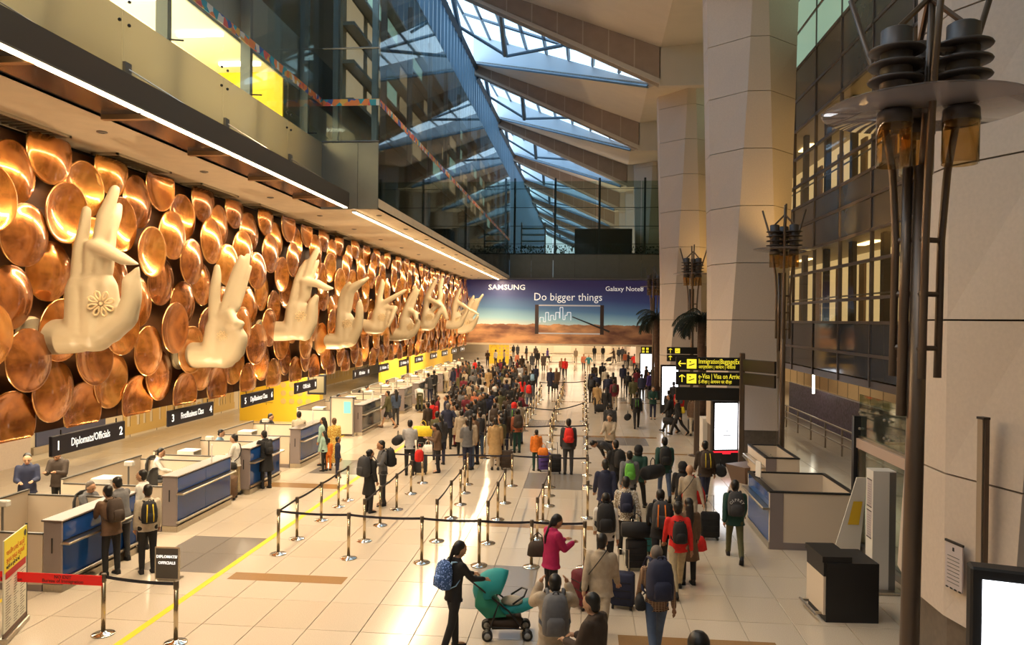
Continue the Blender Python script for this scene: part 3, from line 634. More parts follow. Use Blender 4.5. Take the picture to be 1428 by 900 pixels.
# far end of the lower hall
fw = struct(MB().box(-24, 34, 112, 112.2, 0, 3).build('wall_far', mat('far_wall', (.72, .60, .44), .6)))
for x in (-9, -4.5, 0, 4): MB().box(x, x + 2.6, 111.9, 112, .2, 2.6).build('far_panel', mat('far_panel_%d' % (x > -3), ((.75, .66, .5), (.5, .42, .3))[x > -3], .5), fw)
t = thing('direction_sign', 'small black direction board hanging far down the lower hall', 'sign', (0.7, 100, 2.55)); MB().box(0, 3.0, 0, .1, 0, .5).build('board', M_black, t); MB().box(.3, 2.6, -.01, 0, .18, .34).build('lettering', M_signY, t)
# ================================================================== palms and lamp posts
M_trunk = mat('palm_trunk', (.10, .055, .035), .8, var=.3, vs=6, bump=.5, bs=12)
M_frond = mat('palm_leaf', (.025, .035, .022), .6, var=.3)
def palm(x, y, h, s, lb, seed):
    q = random.Random(seed); t = thing('palm_tree', lb, 'tree', (x, y, 0))
    MB().tube([(0, 0, 0), (.05, 0, h * .4), (-.04, 0, h * .75), (0, 0, h)], [.24, .20, .18, .20], 10).build('trunk', M_trunk, t, True)
    MB().lathe([(.55, 0), (.62, .1), (.62, .5), (.5, .55)], n=16).build('planter_pot', M_black, t)
    for i in range(26):
        a = i * 2.4; el = q.uniform(-.2, 1.2); L = s * q.uniform(.8, 1.1); d = Vector((math.cos(a), math.sin(a), 0)); pts = []; p = Vector((0, 0, h)); e = el
        for k in range(8): pts.append(p.copy()); p = p + (d * math.cos(e) + Vector((0, 0, math.sin(e)))) * (L / 7); e -= .32
        b = MB(); b.tube(pts, [.03, .03, .025, .02, .02, .015, .01, .006], 4); sd = Vector((-d.y, d.x, 0))
        for k in range(1, 8):
            for f in (.0, .33, .66):
                c = pts[k - 1].lerp(pts[k], f); l = .42 * s * math.sin(PI * (k + f) / 9 + .25) ; dr = Vector((0, 0, -.45 * l))
                for sg in (1, -1):
                    tip = c + sd * sg * l * .75 + (pts[k] - pts[k - 1]).normalized() * l * .5 + dr
                    b.add([c + d * .03, c - d * .03, tip], [(0, 1, 2)]); 
        b.build('frond', M_frond, t)
palm(5.5, 36.0, 5.2, 1.75, 'tall dark palm between the two pale columns', 3)
palm(4.75, 50.0, 5.3, 1.8, 'far dark palm in front of the billboard edge', 5)
M_lamp = mat('lamp_post_bronze', (.16, .115, .085), .38, metal=.55)
M_fin = mat('lamp_fin_grey', (.11, .095, .09), .42, metal=.45)
M_lglass = glass('lamp_cylinder_glass', (.86, .74, .52), 1.4, ior=1.45)
M_disc = glass('lamp_disc_glass', (.62, .56, .54), .9, frost=(.62, .55, .53), fw=.34)
def lamp(x, y, lb, tilt=0.0, zc=7.5):
    t = thing('lamp_post', lb, 'lamp', (x, y, 0)); t.rotation_euler = (0, tilt, 0)
    MB().tube([(0, 0, 0), (0, 0, 3.3), (0, 0, 6.75)], [.095, .088, .075], 14).build('mast', M_lamp, t, True)
    MB().tube([(-.12, .06, 4.2), (-.12, .06, 6.75)], .05, 10).build('mast_sleeve', M_lamp, t, True)
    MB().tube([(.0, 0, 6.7), (.02, 0, zc), (.06, 0, zc + 1.5)], [.042, .04, .03], 10).build('upper_mast', M_lamp, t, True)
    MB().lathe([(.02, -.02), (.95, 0), (.97, .012), (.95, .024), (.02, .03)], (0, 0, zc), 40).build('glass_disc', M_disc, t, True)
    for k in range(3):
        a = PI * 2 * k / 3 + .30; dx, dy = math.cos(a), math.sin(a)
        # curved outer stay from the mast up past the disc
        MB().tube([(dx * .24, dy * .24, 4.6), (dx * .24, dy * .24, 6.0), (dx * .29, dy * .29, 6.7), (dx * .46, dy * .46, zc + .35), (dx * .78, dy * .78, zc + 1.35)], [.04, .04, .04, .035, .03], 8).build('curved_stay', M_lamp, t, True)
        for z in (4.9, 5.45, 6.0): MB().tube([(0, 0, z), (dx * .24, dy * .24, z)], .03, 6).build('stay_bracket', M_lamp, t)
        a2 = a + PI / 3; lx, ly = math.cos(a2) * .34, math.sin(a2) * .34
        lu = MB().lathe([(.10, .02), (.15, .06), (.15, .80), (.12, .82)], (lx, ly, zc - .02), 16).build('luminaire_body', M_fin, t, True)
        for q in range(4): MB().lathe([(.16, 0), (.255, .01), (.265, .025), (.255, .04), (.16, .045)], (lx, ly, zc + .10 + q * .15), 24).build('cooling_ring', M_fin, lu, True)
        MB().lathe([(.13, .0), (.16, -.02), (.17, -.14), (.14, -.16)], (lx, ly, zc - .02), 16).build('lamp_holder', M_fin, t, True)
        MB().lathe([(.165, -.12), (.165, -.58), (.16, -.58), (.16, -.12)], (lx, ly, zc), 20, cap=False).build('glass_cylinder', M_lglass, t, True)
        MB().tube([(lx, ly, zc + .8), (0.02, 0, zc + 1.15)], .03, 6).build('strut', M_lamp, t)
        MB().tube([(lx, ly, zc + .55), (dx * .50, dy * .50, zc + .45)], .025, 6).build('strut', M_lamp, t)
lamp(3.30, 8.0, 'tall bronze lamp post with glass disc, nearest, at the right edge', .014, 7.30)
lamp(6.45, 25.3, 'bronze lamp post standing in front of the middle column and glass facade', 0, 7.5)
lamp(5.40, 38.6, 'slim lamp post behind the palm tree')
lamp(4.82, 53.5, 'farthest lamp post, in front of the billboard corner')
# ================================================================== passport booths below the copper wall
struct(MB().box(XW - 8, XW - .5, -6, YE, 2.9, 3.0).build('ceiling_booths', M_soffit))
wb = struct(MB().box(-19.2, -19.0, -10, YE, 0, 2.9).build('wall_booth_back', mat('booth_back_wall', (.72, .62, .46), .5)))
M_navy = mat('navy_wall_panel', (.06, .075, .16), .35)
M_mural = mat('mural_gold', (.62, .42, .14), .5)
for y in range(6, 66, 2): MB().box(-19.0, -18.99, y, y + .02, 0, 2.9).build('panel_joint', M_joint, wb)
MB().box(-19, -18.95, 24.5, 28.3, .5, 2.4).build('navy_panel', M_navy, wb); MB().box(-19, -18.9, 24.3, 28.5, .25, .5).build('panel_shelf', M_steel, wb)
MB().box(-19, -18.93, 22.3, 24.2, 0, 2.7).build('door_leaf', M_cream, wb)
# gold skyline mural: small domes and towers along the wall
mb = MB()
for y0 in (29.5, 52.0):
    y = y0
    while y < y0 + 10:
        w_ = R.uniform(.18, .5); h = R.uniform(.4, 1.25); mb.box(-18.99, -18.975, y, y + w_, .45, .45 + h * .7)
        n = 6; mb.add([(-18.975, y + w_ / 2 + w_ / 2 * math.cos(PI * k / n), .45 + h * .7 + h * .3 * math.sin(PI * k / n)) for k in range(n + 1)], [tuple(range(n + 1))]); y += w_ + R.uniform(.02, .25)
    mb.box(-18.99, -18.98, y0, y0 + 10, .1, .45)
o = mb.build('skyline_mural', M_mural, wb); o['kind'] = 'stuff'
struct(MB().box(-19, -11.5, 8.0, 8.2, 0, 2.9).build('wall_booth_end', M_cream))
M_yell = mat('yellow_mural_wall', (.85, .55, .03), .45); M_yell2 = mat('yellow_mural_line', (.45, .27, .03), .6)
def yellow(x0, x1, y, lb, y2=None):
    t = thing('mural_screen', lb, 'screen', (x0, y, 0)); W = x1 - x0
    if y2: MB().box(0, .15, 0, y2 - y, 0, 2.85).build('panel', M_yell, t); return t
    MB().box(0, W, 0, .5, 0, 2.85).build('panel', M_yell, t)
    for z in (.9, 1.15, 1.4, 1.9, 2.1, 2.3): MB().box(.1, W * .42, -.012, 0, z, z + .03).build('mural_line', M_yell2, t)
    b = MB(); n = 10
    for k in range(n):
        a, c = PI * k / n, PI * (k + 1) / n
        b.tube([(W * .25 + .35 * math.cos(a), -.01, 1.7 + .4 * math.sin(a)), (W * .25 + .35 * math.cos(c), -.01, 1.7 + .4 * math.sin(c))], .015, 4)
    b.box(W * .25 - .37, W * .25 - .34, -.015, 0, .8, 1.7).box(W * .25 + .34, W * .25 + .37, -.015, 0, .8, 1.7).build('mural_arch', M_yell2, t)
    for k in range(16):
        MB().lathe([(.14, 0), (.14, .01)], (0, 0, 0), 9).build('mural_rosette', M_mural, t).matrix_local = Matrix.Translation((W * .55 + (k % 4) * .42, -.01, 1.0 + (k // 4) * .4)) @ Matrix.Rotation(PI / 2, 4, 'X')
    return t
yellow(-16.85, -12.8, 35.6, 'tall yellow mural screen with arch drawing behind the fourth booth')
yellow(-14.0, 0, 50.5, 'yellow wall panel behind the middle booths', 58.0)
yellow(-14.6, 0, 62, 'long bright yellow wall panel at the far end of the booths', 82.0)
yellow(-10.9, -8.6, 86, 'small orange-yellow screen far down under the billboard')
t = thing('notice_board', 'dark framed notice board hanging against the yellow mural screen', 'board', (-12.9, 34.2, 1.5)); MB().bevbox(0, .9, 0, .08, 0, .95, .02).build('frame', M_black, t); MB().box(.1, .8, -.01, 0, .1, .85).build('sheet', mat('khaki_sheet', (.28, .24, .14), .5), t)
# black lane signs hanging from the bottom edge of the copper wall
M_sign = mat('sign_black', (.018, .018, .028), .3); M_wtext = mat('white_lettering', (.9, .9, .88), .5, emis=(1, 1, .96), es=.9)
ords = ['nearest', 'second', 'third', 'fourth', 'fifth', 'sixth', 'seventh', 'eighth', 'ninth', 'tenth', 'eleventh', 'twelfth', 'thirteenth', 'fourteenth', 'fifteenth', 'sixteenth', 'seventeenth', 'eighteenth', 'nineteenth', 'twentieth', 'twenty-first', 'twenty-second', 'twenty-third', 'twenty-fourth', 'twenty-fifth', 'twenty-sixth', 'twenty-seventh', 'twenty-eighth']
SG = [(14.38, 16.84, '1', 'Diplomats/Officials', '2'), (18.73, 21.1, '3', 'First/Business Class', '4'), (23.0, 25.4, '5', 'Dip/Business Class', '6'), (27.4, 29.65, '7', 'Officials', '8'),
      (34.6, 37.2, '9', 'All Indians', '10'), (39, 41, '11', 'All Indians', '12'), (43.5, 45.7, '13', 'All Indians', '14'), (47.6, 49.9, '15', 'All Indians', '16'), (52.5, 54.7, '17', 'Indians', '18'), (56.8, 59, '19', 'Indians', '20'), (61.0, 63.2, '21', 'Indians', '22'), (65.2, 67.4, '23', 'Indians', '24')]
for i, (a, b_, n1, tx, n2) in enumerate(SG):
    lb = '%s black lane sign from the camera, numbered %s and %s%s' % (ords[i], n1, n2, (', reading ' + tx) if i < 4 else '')
    t = thing('lane_sign', lb, 'sign', (XW + .28, a, 2.22), group='lane signs over the passport booths')
    MB().bevbox(-.04, .04, 0, b_ - a, 0, .42, .012).build('panel', M_sign, t)
    for y in (.3, b_ - a - .3): MB().box(-.01, .01, y, y + .02, .42, .52).build('hanger', M_black, t)
    ro = (PI / 2, 0, PI / 2)
    text(n1, .27, (.042, .12, .12), ro, M_wtext, t, bold=.004); text(n2, .27, (.042, b_ - a - .1, .12), ro, M_wtext, t, align='RIGHT', bold=.004)
    text(tx, .24, (.042, (b_ - a) / 2, .14), ro, M_wtext, t, align='CENTER', xs=min(1, (b_ - a - .9) / (len(tx) * .115)))
# booths
M_cblue = mat('blue_counter_glass', (.015, .075, .30), .10, spec=.5); M_cgrey = mat('counter_grey_laminate', (.24, .20, .20), .35); M_cdark = mat('counter_front_dark', (.05, .055, .07), .12, spec=.7)
M_ctop = mat('counter_top', (.15, .115, .095), .35); M_cpan = mat('booth_cream_panel', (.72, .60, .47), .5); M_trimd = mat('booth_trim', (.07, .06, .05), .4)
M_chair = mat('chair_mesh', (.06, .06, .06), .7); M_paper = mat('white_paper', (.85, .82, .78), .6)
def booth(i, y0, y1, blue=True):
    w_ = ords[i]
    L = y1 - y0
    t = thing('passport_counter', '%s passport counter from the camera, %s front panels and grey end panel' % (w_, 'blue' if blue else 'dark grey'), 'counter', (-9.56, y0, 0), 0, 'passport counters')
    mf = M_cblue if blue else M_cdark
    MB().bevbox(-.36, 0, 0, .05, .14, 1.30, .01).build('end_panel', M_cgrey, t); MB().bevbox(-.36, 0, L - .05, L, .14, 1.30, .01).build('end_panel', M_cgrey, t)
    MB().box(-.2, -.17, -.006, 0, .72, 1.0).build('end_slot', M_black, t)
    MB().box(-.36, -.03, .05, L - .05, .14, 1.28).build('body', M_cgrey, t)
    MB().box(-.03, .0, .05, L / 2 - .005, .95, 1.28).box(-.03, .0, L / 2 + .005, L - .05, .95, 1.28).build('upper_glass_panel', mf, t)
    MB().box(-.03, -.005, .05, L / 2 - .005, .26, .88).build('lower_glass_panel', mf, t); MB().box(-.03, -.005, L / 2 + .005, L - .05, .26, .88).build('lower_glass_panel', mf, t)
    MB().bevbox(-.03, .16, 0, L, .88, .93, .012).build('bag_ledge', M_steel, t)
    MB().bevbox(-.4, .02, -.02, L + .02, 1.30, 1.335, .01).build('counter_top', M_ctop, t)
    MB().box(-.36, .015, 0, L, 0, .14).build('plinth', M_steel, t); MB().bevbox(-.02, .05, 0, L, .20, .26, .01).build('foot_rail', M_steel, t)
    p = thing('booth_partition', 'low cream partition with dark top trim around the %s booth' % w_, 'partition', (-9.95, y0, 0), 0, 'booth partitions')
    MB().box(-2.5, 0, .02, .07, .12, 1.05).build('side_panel', M_cpan, p); MB().box(-2.5, 0, .015, .075, 1.05, 1.08).build('top_trim', M_trimd, p)
    MB().box(-2.55, -2.5, .02, L + .5, .12, 1.15).build('back_panel', M_cpan, p); MB().box(-2.56, -2.49, .02, L + .5, 1.15, 1.18).build('top_trim', M_trimd, p)
    MB().box(-2.5, -.6, L + .45, L + .5, .12, 1.05).build('side_panel', M_cpan, p); MB().box(-2.5, -.6, L + .445, L + .505, 1.05, 1.08).build('top_trim', M_trimd, p)
    MB().box(-2.5, 0, .01, .08, 0, .12).build('plinth', M_cgrey, p)
    d = thing('booth_desk', 'desk surface inside the %s booth behind its counter' % w_, 'desk', (-10.0, y0 + .3, 0), 0, 'booth desks'); MB().bevbox(-.75, 0, 0, L - .4, .72, .76, .01).build('desk_top', M_ctop, d); MB().box(-.7, -.05, .02, .06, 0, .72).build('side_leg', M_cpan, d); MB().box(-.7, -.05, L - .5, L - .46, 0, .72).build('side_leg', M_cpan, d)
    c = thing('pale_cabinet', 'small open cream cabinet in the %s booth' % w_, 'cabinet', (-11.9, y0 + .25, 0), 0, 'booth cabinets'); MB().box(0, .5, 0, .03, 0, 1.15).box(0, .5, .45, .48, 0, 1.15).box(0, .03, .03, .45, 0, 1.15).build('carcass', M_white, c)
    for z in (.05, .6, 1.12): MB().box(.03, .5, .03, .45, z, z + .03).build('shelf', M_white, c)
    m = thing('monitor', 'computer monitor on the desk of the %s booth' % w_, 'monitor', (-10.3, y0 + L * .62, .76), .5, 'booth monitors'); MB().lathe([(.12, 0), (.12, .015), (.02, .02), (.02, .12)], n=12).build('stand', M_black, m); MB().bevbox(-.02, .02, -.22, .22, .1, .40, .01).build('display', M_white, m)
    k = thing('camera_stalk', 'thin pole with a small white camera head beside the %s booth desk' % w_, 'camera', (-10.9, y0 + .2, 0), 0, 'booth camera stalks'); MB().tube([(0, 0, 0), (0, 0, 1.55)], .022, 8).build('pole', M_grey, k); MB().bevbox(-.09, .14, -.06, .06, 1.5, 1.62, .02).build('camera_head', M_white, k)
    if i < 8:
        s_ = thing('counter_notice', 'white notice card standing on the top of the %s counter' % w_, 'notice', (-9.72, y0 + L * .72, 1.335), .5, 'notice cards'); MB().box(-.01, .01, -.12, .12, 0, .42).build('card', M_paper, s_); MB().box(.01, .013, -.04, .04, .33, .37).build('crest', M_black, s_)
        for q in range(6): MB().box(.01, .012, -.09, .09, .08 + q * .035, .086 + q * .035).build('print_line', M_grey, s_)
YB = [(13.02, 15.4), (16.97, 19.72), (20.87, 23.05), (24.75, 27.0), (31.9, 34.9), (36.3, 38.4), (39.6, 41.5), (43.0, 45.0), (46.6, 48.8), (50.6, 52.8), (54.6, 56.8), (58.6, 60.8), (62.6, 64.8), (66.6, 68.6)]
for i, (a, b_) in enumerate(YB): booth(i, a, b_, i < 4)
def office_chair(x, y, rz, lb):
    t = thing('office_chair', lb, 'chair', (x, y, 0), rz, 'officers chairs')
    MB().bevbox(-.24, .24, -.24, .24, .44, .52, .03).build('seat', M_chair, t)
    rr = []
    for z, w_, dy in ((.58, .20, .24), (.75, .24, .27), (.95, .24, .27), (1.12, .2, .24), (1.16, .12, .22)):
        rr.append([(-w_, -dy, z), (0, -dy - .04, z), (w_, -dy, z), (w_, -dy + .03, z), (0, -dy - .01, z), (-w_, -dy + .03, z)])
    MB().loft(rr).build('backrest', M_chair, t, True)
    for s_ in (-1, 1): MB().tube([(s_ * .27, -.15, .48), (s_ * .28, -.12, .7), (s_ * .28, .15, .7)], .02, 6).build('armrest', M_black, t)
    MB().tube([(0, 0, .1), (0, 0, .45)], .03, 8).build('gas_post', M_black, t)
    b = MB()
    for k in range(5): b.tube([(0, 0, .12), (.28 * math.cos(k * 1.257), .28 * math.sin(k * 1.257), .05)], .02, 6)
    b.build('star_base', M_black, t)
for x, y, lb in ((-11.05, 16.0, 'mesh office chair under the grey-suited officer'), (-11.95, 20.25, 'mesh office chair under the second booth officer'), (-10.9, 18.6, 'empty mesh office chair behind the second counter'), (-12.1, 23.85, 'mesh chair in the third booth'), (-12.15, 28.1, 'mesh chair in the fourth booth'), (-12.1, 35.9, 'mesh chair in the fifth booth'), (-12.0, 40.2, 'mesh chair in the seventh booth')):
    office_chair(x, y, -PI / 2, lb)
gd = thing('door_gate', 'pale service door with green glowing panel beside the fifth booth', 'door', (-10.9, 31.6, 0)); MB().box(0, .06, 0, .06, 0, 1.7).box(1.0, 1.06, 0, .06, 0, 1.7).box(0, 1.06, 0, .06, 1.64, 1.7).build('frame', M_grey, gd)
MB().box(.06, 1.0, .02, .05, .1, 1.64).build('leaf', M_cpan, gd); MB().box(.62, .92, -.01, .02, 1.0, 1.5).build('green_panel', mat('green_glow', (.2, .7, .5), .5, emis=(.1, .8, .5), es=.8), gd)
# ================================================================== queue posts with belts
M_post = mat('brass_steel_post', (.62, .50, .32), .22, metal=1.0); M_pbase = mat('polished_base', (.75, .70, .62), .12, metal=1.0); M_belt = mat('navy_black_belt', (.012, .012, .025), .6)
M_cap = mat('post_cap', (.14, .11, .08), .35, metal=.6)
pm = [MB().lathe([(.034, .02), (.034, .86)], n=12).mesh('pole', M_post, True), MB().lathe([(.175, 0), (.18, .008), (.165, .018), (.05, .032), (.04, .05)], n=24).mesh('base', M_pbase, True), MB().lathe([(.04, .85), (.042, .86), (.042, .97), (.034, .98)], n=12).mesh('belt_head', M_cap, True)]
np_ = 0
def post(x, y, lb, to=None, grp='queue posts', belt=M_belt, bz=.93, bh=.05):
    t = thing('queue_post', lb, 'queue post', (x, y, 0), 0, grp)
    for n, me in zip(('pole', 'base', 'belt_head'), pm): link(n, me, t)
    if to is not None:
        d = Vector((to[0] - x, to[1] - y, 0)); L = d.length; nrm = Vector((-d.y, d.x, 0)) / L * .003; sag = min(.05, L * .018)
        ring = []
        for k in range(9):
            u_ = k / 8; c = d * u_; z = bz - sag * 4 * u_ * (1 - u_)
            ring.append([tuple(c + nrm + Vector((0, 0, z - bh / 2))), tuple(c - nrm + Vector((0, 0, z - bh / 2))), tuple(c - nrm + Vector((0, 0, z + bh / 2))), tuple(c + nrm + Vector((0, 0, z + bh / 2)))])
        MB().loft(ring).build('belt', belt, t)
    return t
def line(pts, name, close=None):
    P_ = [on_z(*p) if p[1] > 100 else Vector((p[0], p[1], 0)) for p in pts]
    for i, p in enumerate(P_):
        nx = P_[i + 1] if i + 1 < len(P_) else close
        post(p.x, p.y, 'queue post, %s from the camera end of the %s' % ('nearest' if i == 0 else ords[i], name) if 'row' not in name else 'queue post, %s from the left in the %s' % ('first' if i == 0 else ords[i], name), nx)
    return P_
A0 = on_z(388, 773)
rowP = line([(388, 773), (486, 779), (588, 785), (668, 789), (741, 791), (815, 793)], 'front belt row')
line([(414, 752), (448, 726), (472, 707), (485, 698)], 'belt lane beside the yellow line', None)
q = on_z(414, 752); d = q - A0
o = bpy.data.objects.get('queue_post'); 
nb = MB(); nb.box(-.003, .003, 0, d.length, .905, .955).build('belt', M_belt, o).rotation_euler = (0, 0, math.atan2(-d.x, d.y))
line([(508, 755), (530, 733), (553, 711), (573, 689), (589, 674)], 'second belt lane from the left')
line([(609, 755), (629, 723), (642, 704), (648, 688)], 'third belt lane from the left')
line([(680, 758), (694, 725), (704, 702)], 'fourth belt lane from the left')
line([(749, 752), (757, 728), (765, 706), (766, 692)], 'fifth belt lane from the left')
line([(536, 674), (652, 676), (714, 678), (767, 680), (819, 682)], 'second belt row from the front')
line([(598, 622), (669.5, 624.5), (717, 628), (770, 627), (819, 626)], 'third belt row from the front')
xF = on_z(819, 704).x
line([(xF, y) for y in (19.6, 23.4, 25.0, 27.2, 31.2, 33.2, 35.2, 37.2, 39.5, 41.8, 44, 46.5, 49, 52, 55, 58, 61)], 'long right-hand belt line')
xE = on_z(772, 600).x
line([(xE, y) for y in (31.5, 33.4, 35.5, 38, 41.0, 43.5, 46, 48.5, 51, 54)], 'middle belt line of the far lanes')
line([(736, 595), (772, 600), (813, 588)], 'belt row just behind the third')
line([(753, 553), (785, 553), (815, 551)], 'belt row by the walking couple')
line([(763, 518), (784, 518), (801, 518)], 'far belt row near the red jacket')
line([(756, 504), (769, 504), (799, 504)], 'farthest belt row')
xD = on_z(743, 580).x
line([(xD, y) for y in (34.5, 36.5, 38.5, 40.5, 43, 45.5, 48)], 'dense post line beside the crowd')
line([(600, 640 - 24), (676, 640), (700, 604), (707, 580)], 'short belt line inside the crowd')
# red tape line at the lower left
n1 = on_z(144, 885); n2 = on_z(245, 897)
post(n1.x, n1.y, 'near chrome post joining the red tape to the black belt', n2, 'foreground queue posts')
post(n2.x, n2.y, 'near chrome post below the diplomats sign frame', None, 'foreground queue posts')
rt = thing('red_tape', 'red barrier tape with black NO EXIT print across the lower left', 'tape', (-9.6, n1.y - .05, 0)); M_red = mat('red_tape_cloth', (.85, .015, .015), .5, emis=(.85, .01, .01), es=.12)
L = n1.x + 9.6; MB().box(0, L, -.004, .004, .80, .96).build('tape', M_red, rt)
text('NO EXIT', .075, (L * .66, -.006, .885), (PI / 2, 0, 0), M_black, rt, align='CENTER'); text('Bureau of Immigration', .078, (L * .66, -.006, .82), (PI / 2, 0, 0), M_black, rt, align='CENTER'); text('Bureau of Immigration', .078, (L * .12, -.006, .82), (PI / 2, 0, 0), M_black, rt, align='CENTER')
fr = on_z(245, 803)
t = thing('framed_sign', 'small framed black sign reading DIPLOMATS/ OFFICIALS near the counters', 'sign', (fr.x - .0, fr.y - .3, 0), .03)
MB().bevbox(-.25, .25, -.02, .02, .02, .66, .012).build('frame', M_steel, t); MB().box(-.22, .22, -.026, -.02, .05, .63).build('board', mat('chalk_board', (.06, .055, .05), .5), t)
text('DIPLOMATS/', .075, (0, -.028, .45), (PI / 2, 0, 0), M_wtext, t, align='CENTER', bold=.002); text('OFFICIALS', .075, (0, -.028, .33), (PI / 2, 0, 0), M_wtext, t, align='CENTER', bold=.002)
MB().box(-.2, .2, .0, .25, 0, .02).build('foot', M_steel, t)
# yellow and white roll-up notice, far left foreground
p0, p1 = on_z(0, 905), on_z(36, 866)
dv = p1 - p0; W = 1.0; ang = math.atan2(dv.y, dv.x)
t = thing('rollup_banner', 'yellow and white roll-up notice with Hindi text at the lower left edge', 'banner', (p1.x - W * math.cos(ang), p1.y - W * math.sin(ang), 0), ang)
MB().box(0, W, -.01, .01, .12, 1.62).build('sheet', mat('banner_white', (.80, .76, .62), .5), t); MB().box(0, W, -.014, -.01, 1.10, 1.62).build('yellow_header', mat('banner_yellow', (.85, .72, .05), .5), t)
MB().bevbox(-.02, W + .02, -.06, .06, 0, .10, .015).build('base_case', M_steel, t); MB().box(0, W, -.012, .012, .10, .17).build('brown_strip', mat('brown_strip', (.12, .05, .03), .5), t); MB().box(W - .02, W + .012, -.015, .015, .1, 1.64).build('side_trim', M_black, t)
M_hin = mat('orange_print', (.75, .25, .03), .5); M_blk = mat('black_print', (.05, .05, .04), .5)
MB().box(.06, W - .08, -.018, -.014, 1.00, 1.11).build('red_strip', mat('dark_red_strip', (.45, .02, .02), .5), t)
text('भारतीय हवाई अड्डों', .105, (.08, -.016, 1.36), (PI / 2, 0, 0), M_hin, t); text('शुल्क मुक्त अनुमति', .105, (.08, -.016, 1.24), (PI / 2, 0, 0), M_hin, t); text('यात्री इस सूची को पढ़ें', .07, (.08, -.016, 1.15), (PI / 2, 0, 0), M_blk, t)
MB().lathe([(.0, 0), (.05, .001), (.055, .004)], n=16).build('round_emblem', M_blk, t).matrix_local = Matrix.Translation((W - .12, -.016, 1.52)) @ Matrix.Rotation(PI / 2, 4, 'X')
b = MB()
for q in range(18):
    for x_ in (.08, .42, .70): b.box(x_, x_ + R.uniform(.08, .24), -.0145, -.0125, .93 - q * .042, .938 - q * .042)
b.build('small_print', M_blk, t, kind='stuff')
# ================================================================== right side furniture
t = thing('podium', 'black podium desk with cream front panel and steel foot rail', 'podium', (4.12, 13.35, 0), .06)
b = MB(); b.box(.06, .95, 0, .85, 0, 1.02).build('body', M_black, t); MB().box(.0, .5, .02, .86, 1.02, 1.12).build('raised_top', M_black, t)
MB().box(.02, .06, .02, .83, .12, .78).build('cream_panel', M_cpan, t); MB().box(.02, .06, .02, .83, .78, 1.06).build('upper_fascia', M_black, t); MB().tube([(-.10, .04, .12), (-.10, .82, .12)], .022, 8).build('foot_rail', M_steel, t); MB().box(-.1, .04, .1, .13, .1, .14).box(-.1, .04, .7, .73, .1, .14).build('rail_bracket', M_steel, t)
t = thing('information_pylon', 'white upright information pylon with two posted notices', 'pylon', (5.52, 14.95, 0), 0)
MB().bevbox(-.12, .52, -.15, .65, 0, .06, .01).build('base_plate', M_steel, t); MB().box(0, .42, 0, .35, .06, 2.32).build('column', M_white, t)
for z in (1.02, 1.62):
    MB().box(-.006, 0, .06, .28, z, z + .50).build('notice', mat('notice_sheet', (.55, .48, .48), .5), t); MB().box(-.009, -.006, .05, .29, z + .5, z + .52).build('clip', M_black, t); MB().box(-.009, -.006, .05, .29, z - .02, z).build('clip', M_black, t)
    for q in range(9): MB().box(-.008, -.006, .09, .25, z + .05 + q * .045, z + .058 + q * .045).build('print_line', M_grey, t)
MB().box(.3, .42, -.006, 0, .06, 2.3).build('grey_edge', M_grey, t)
t = thing('leaning_panel', 'white and yellow board leaning behind the pylon', 'board', (5.45, 15.6, 0)); MB().add([(-.35, .6, 0), (.25, .6, 0), (.3, .3, 2.0), (.1, .3, 2.0), (-.35, .63, 0), (.25, .63, 0), (.3, .33, 2.0), (.1, .33, 2.0)], [(0, 1, 2, 3), (4, 7, 6, 5), (0, 3, 7, 4), (1, 5, 6, 2), (0, 4, 5, 1), (3, 2, 6, 7)]).build('sheet', M_white, t)
MB().add([(-.02, .44, 1.0), (.2, .44, 1.0), (.24, .36, 1.5), (.06, .36, 1.5)], [(0, 1, 2, 3)]).build('yellow_patch', M_yell, t)
def desk_booth(x, y, w_, d_, h, lb, blue=True):
    t = thing('enquiry_booth', lb, 'booth', (x, y, 0)); th = .07
    MB().box(0, w_, 0, th, .16, h).build('front_panel', M_cpan, t); MB().box(0, w_, -.005, th + .005, 0, .16).build('plinth', M_cgrey, t)
    MB().box(0, .30, -.012, 0, .0, h).build('grey_end', M_cgrey, t)
    MB().box(w_ - th, w_, th, d_, 0, h).build('side_panel', M_cpan, t); MB().box(0, w_, d_ - th, d_, 0, h).build('back_panel', M_cpan, t)
    MB().box(0, .04, th, d_ - th, .95, h).build('upper_glass_panel', M_cblue if blue else M_cpan, t); MB().box(0, .04, th, d_ - th, .16, .88).build('lower_glass_panel', M_cblue if blue else M_cpan, t)
    MB().bevbox(-.16, .06, 0, d_, .88, .94, .012).build('bag_ledge', M_steel, t); MB().box(-.02, .3, 0, d_, 0, .16).build('plinth', M_steel, t)
    for (a, b_, c, e) in ((-.01, w_ + .01, -.015, th + .01), (w_ - th - .01, w_ + .01, th, d_), (0, w_, d_ - th, d_ + .01), (-.02, .10, th, d_ - th)): MB().box(a, b_, c, e, h, h + .035).build('top_trim', M_black, t)
    MB().box(.1, .7, .1, d_ - .1, .74, .78).build('desk_top', M_ctop, t)
    return t
desk_booth(4.22, 17.5, 1.9, 2.3, 1.28, 'unmanned enquiry booth with cream panels and blue glass front')
desk_booth(5.25, 22.3, .95, 2.4, 1.2, 'smaller cream booth with dark top behind the enquiry booth', False)
t = thing('notice_stand', 'white notice card on the enquiry booth ledge', 'notice', (4.3, 19.0, 1.315), .3); MB().box(-.01, .01, -.12, .12, 0, .4).build('card', M_paper, t); MB().box(-.05, .05, -.1, .1, 0, .015).build('foot', M_black, t)
c = on_z(1045, 672)
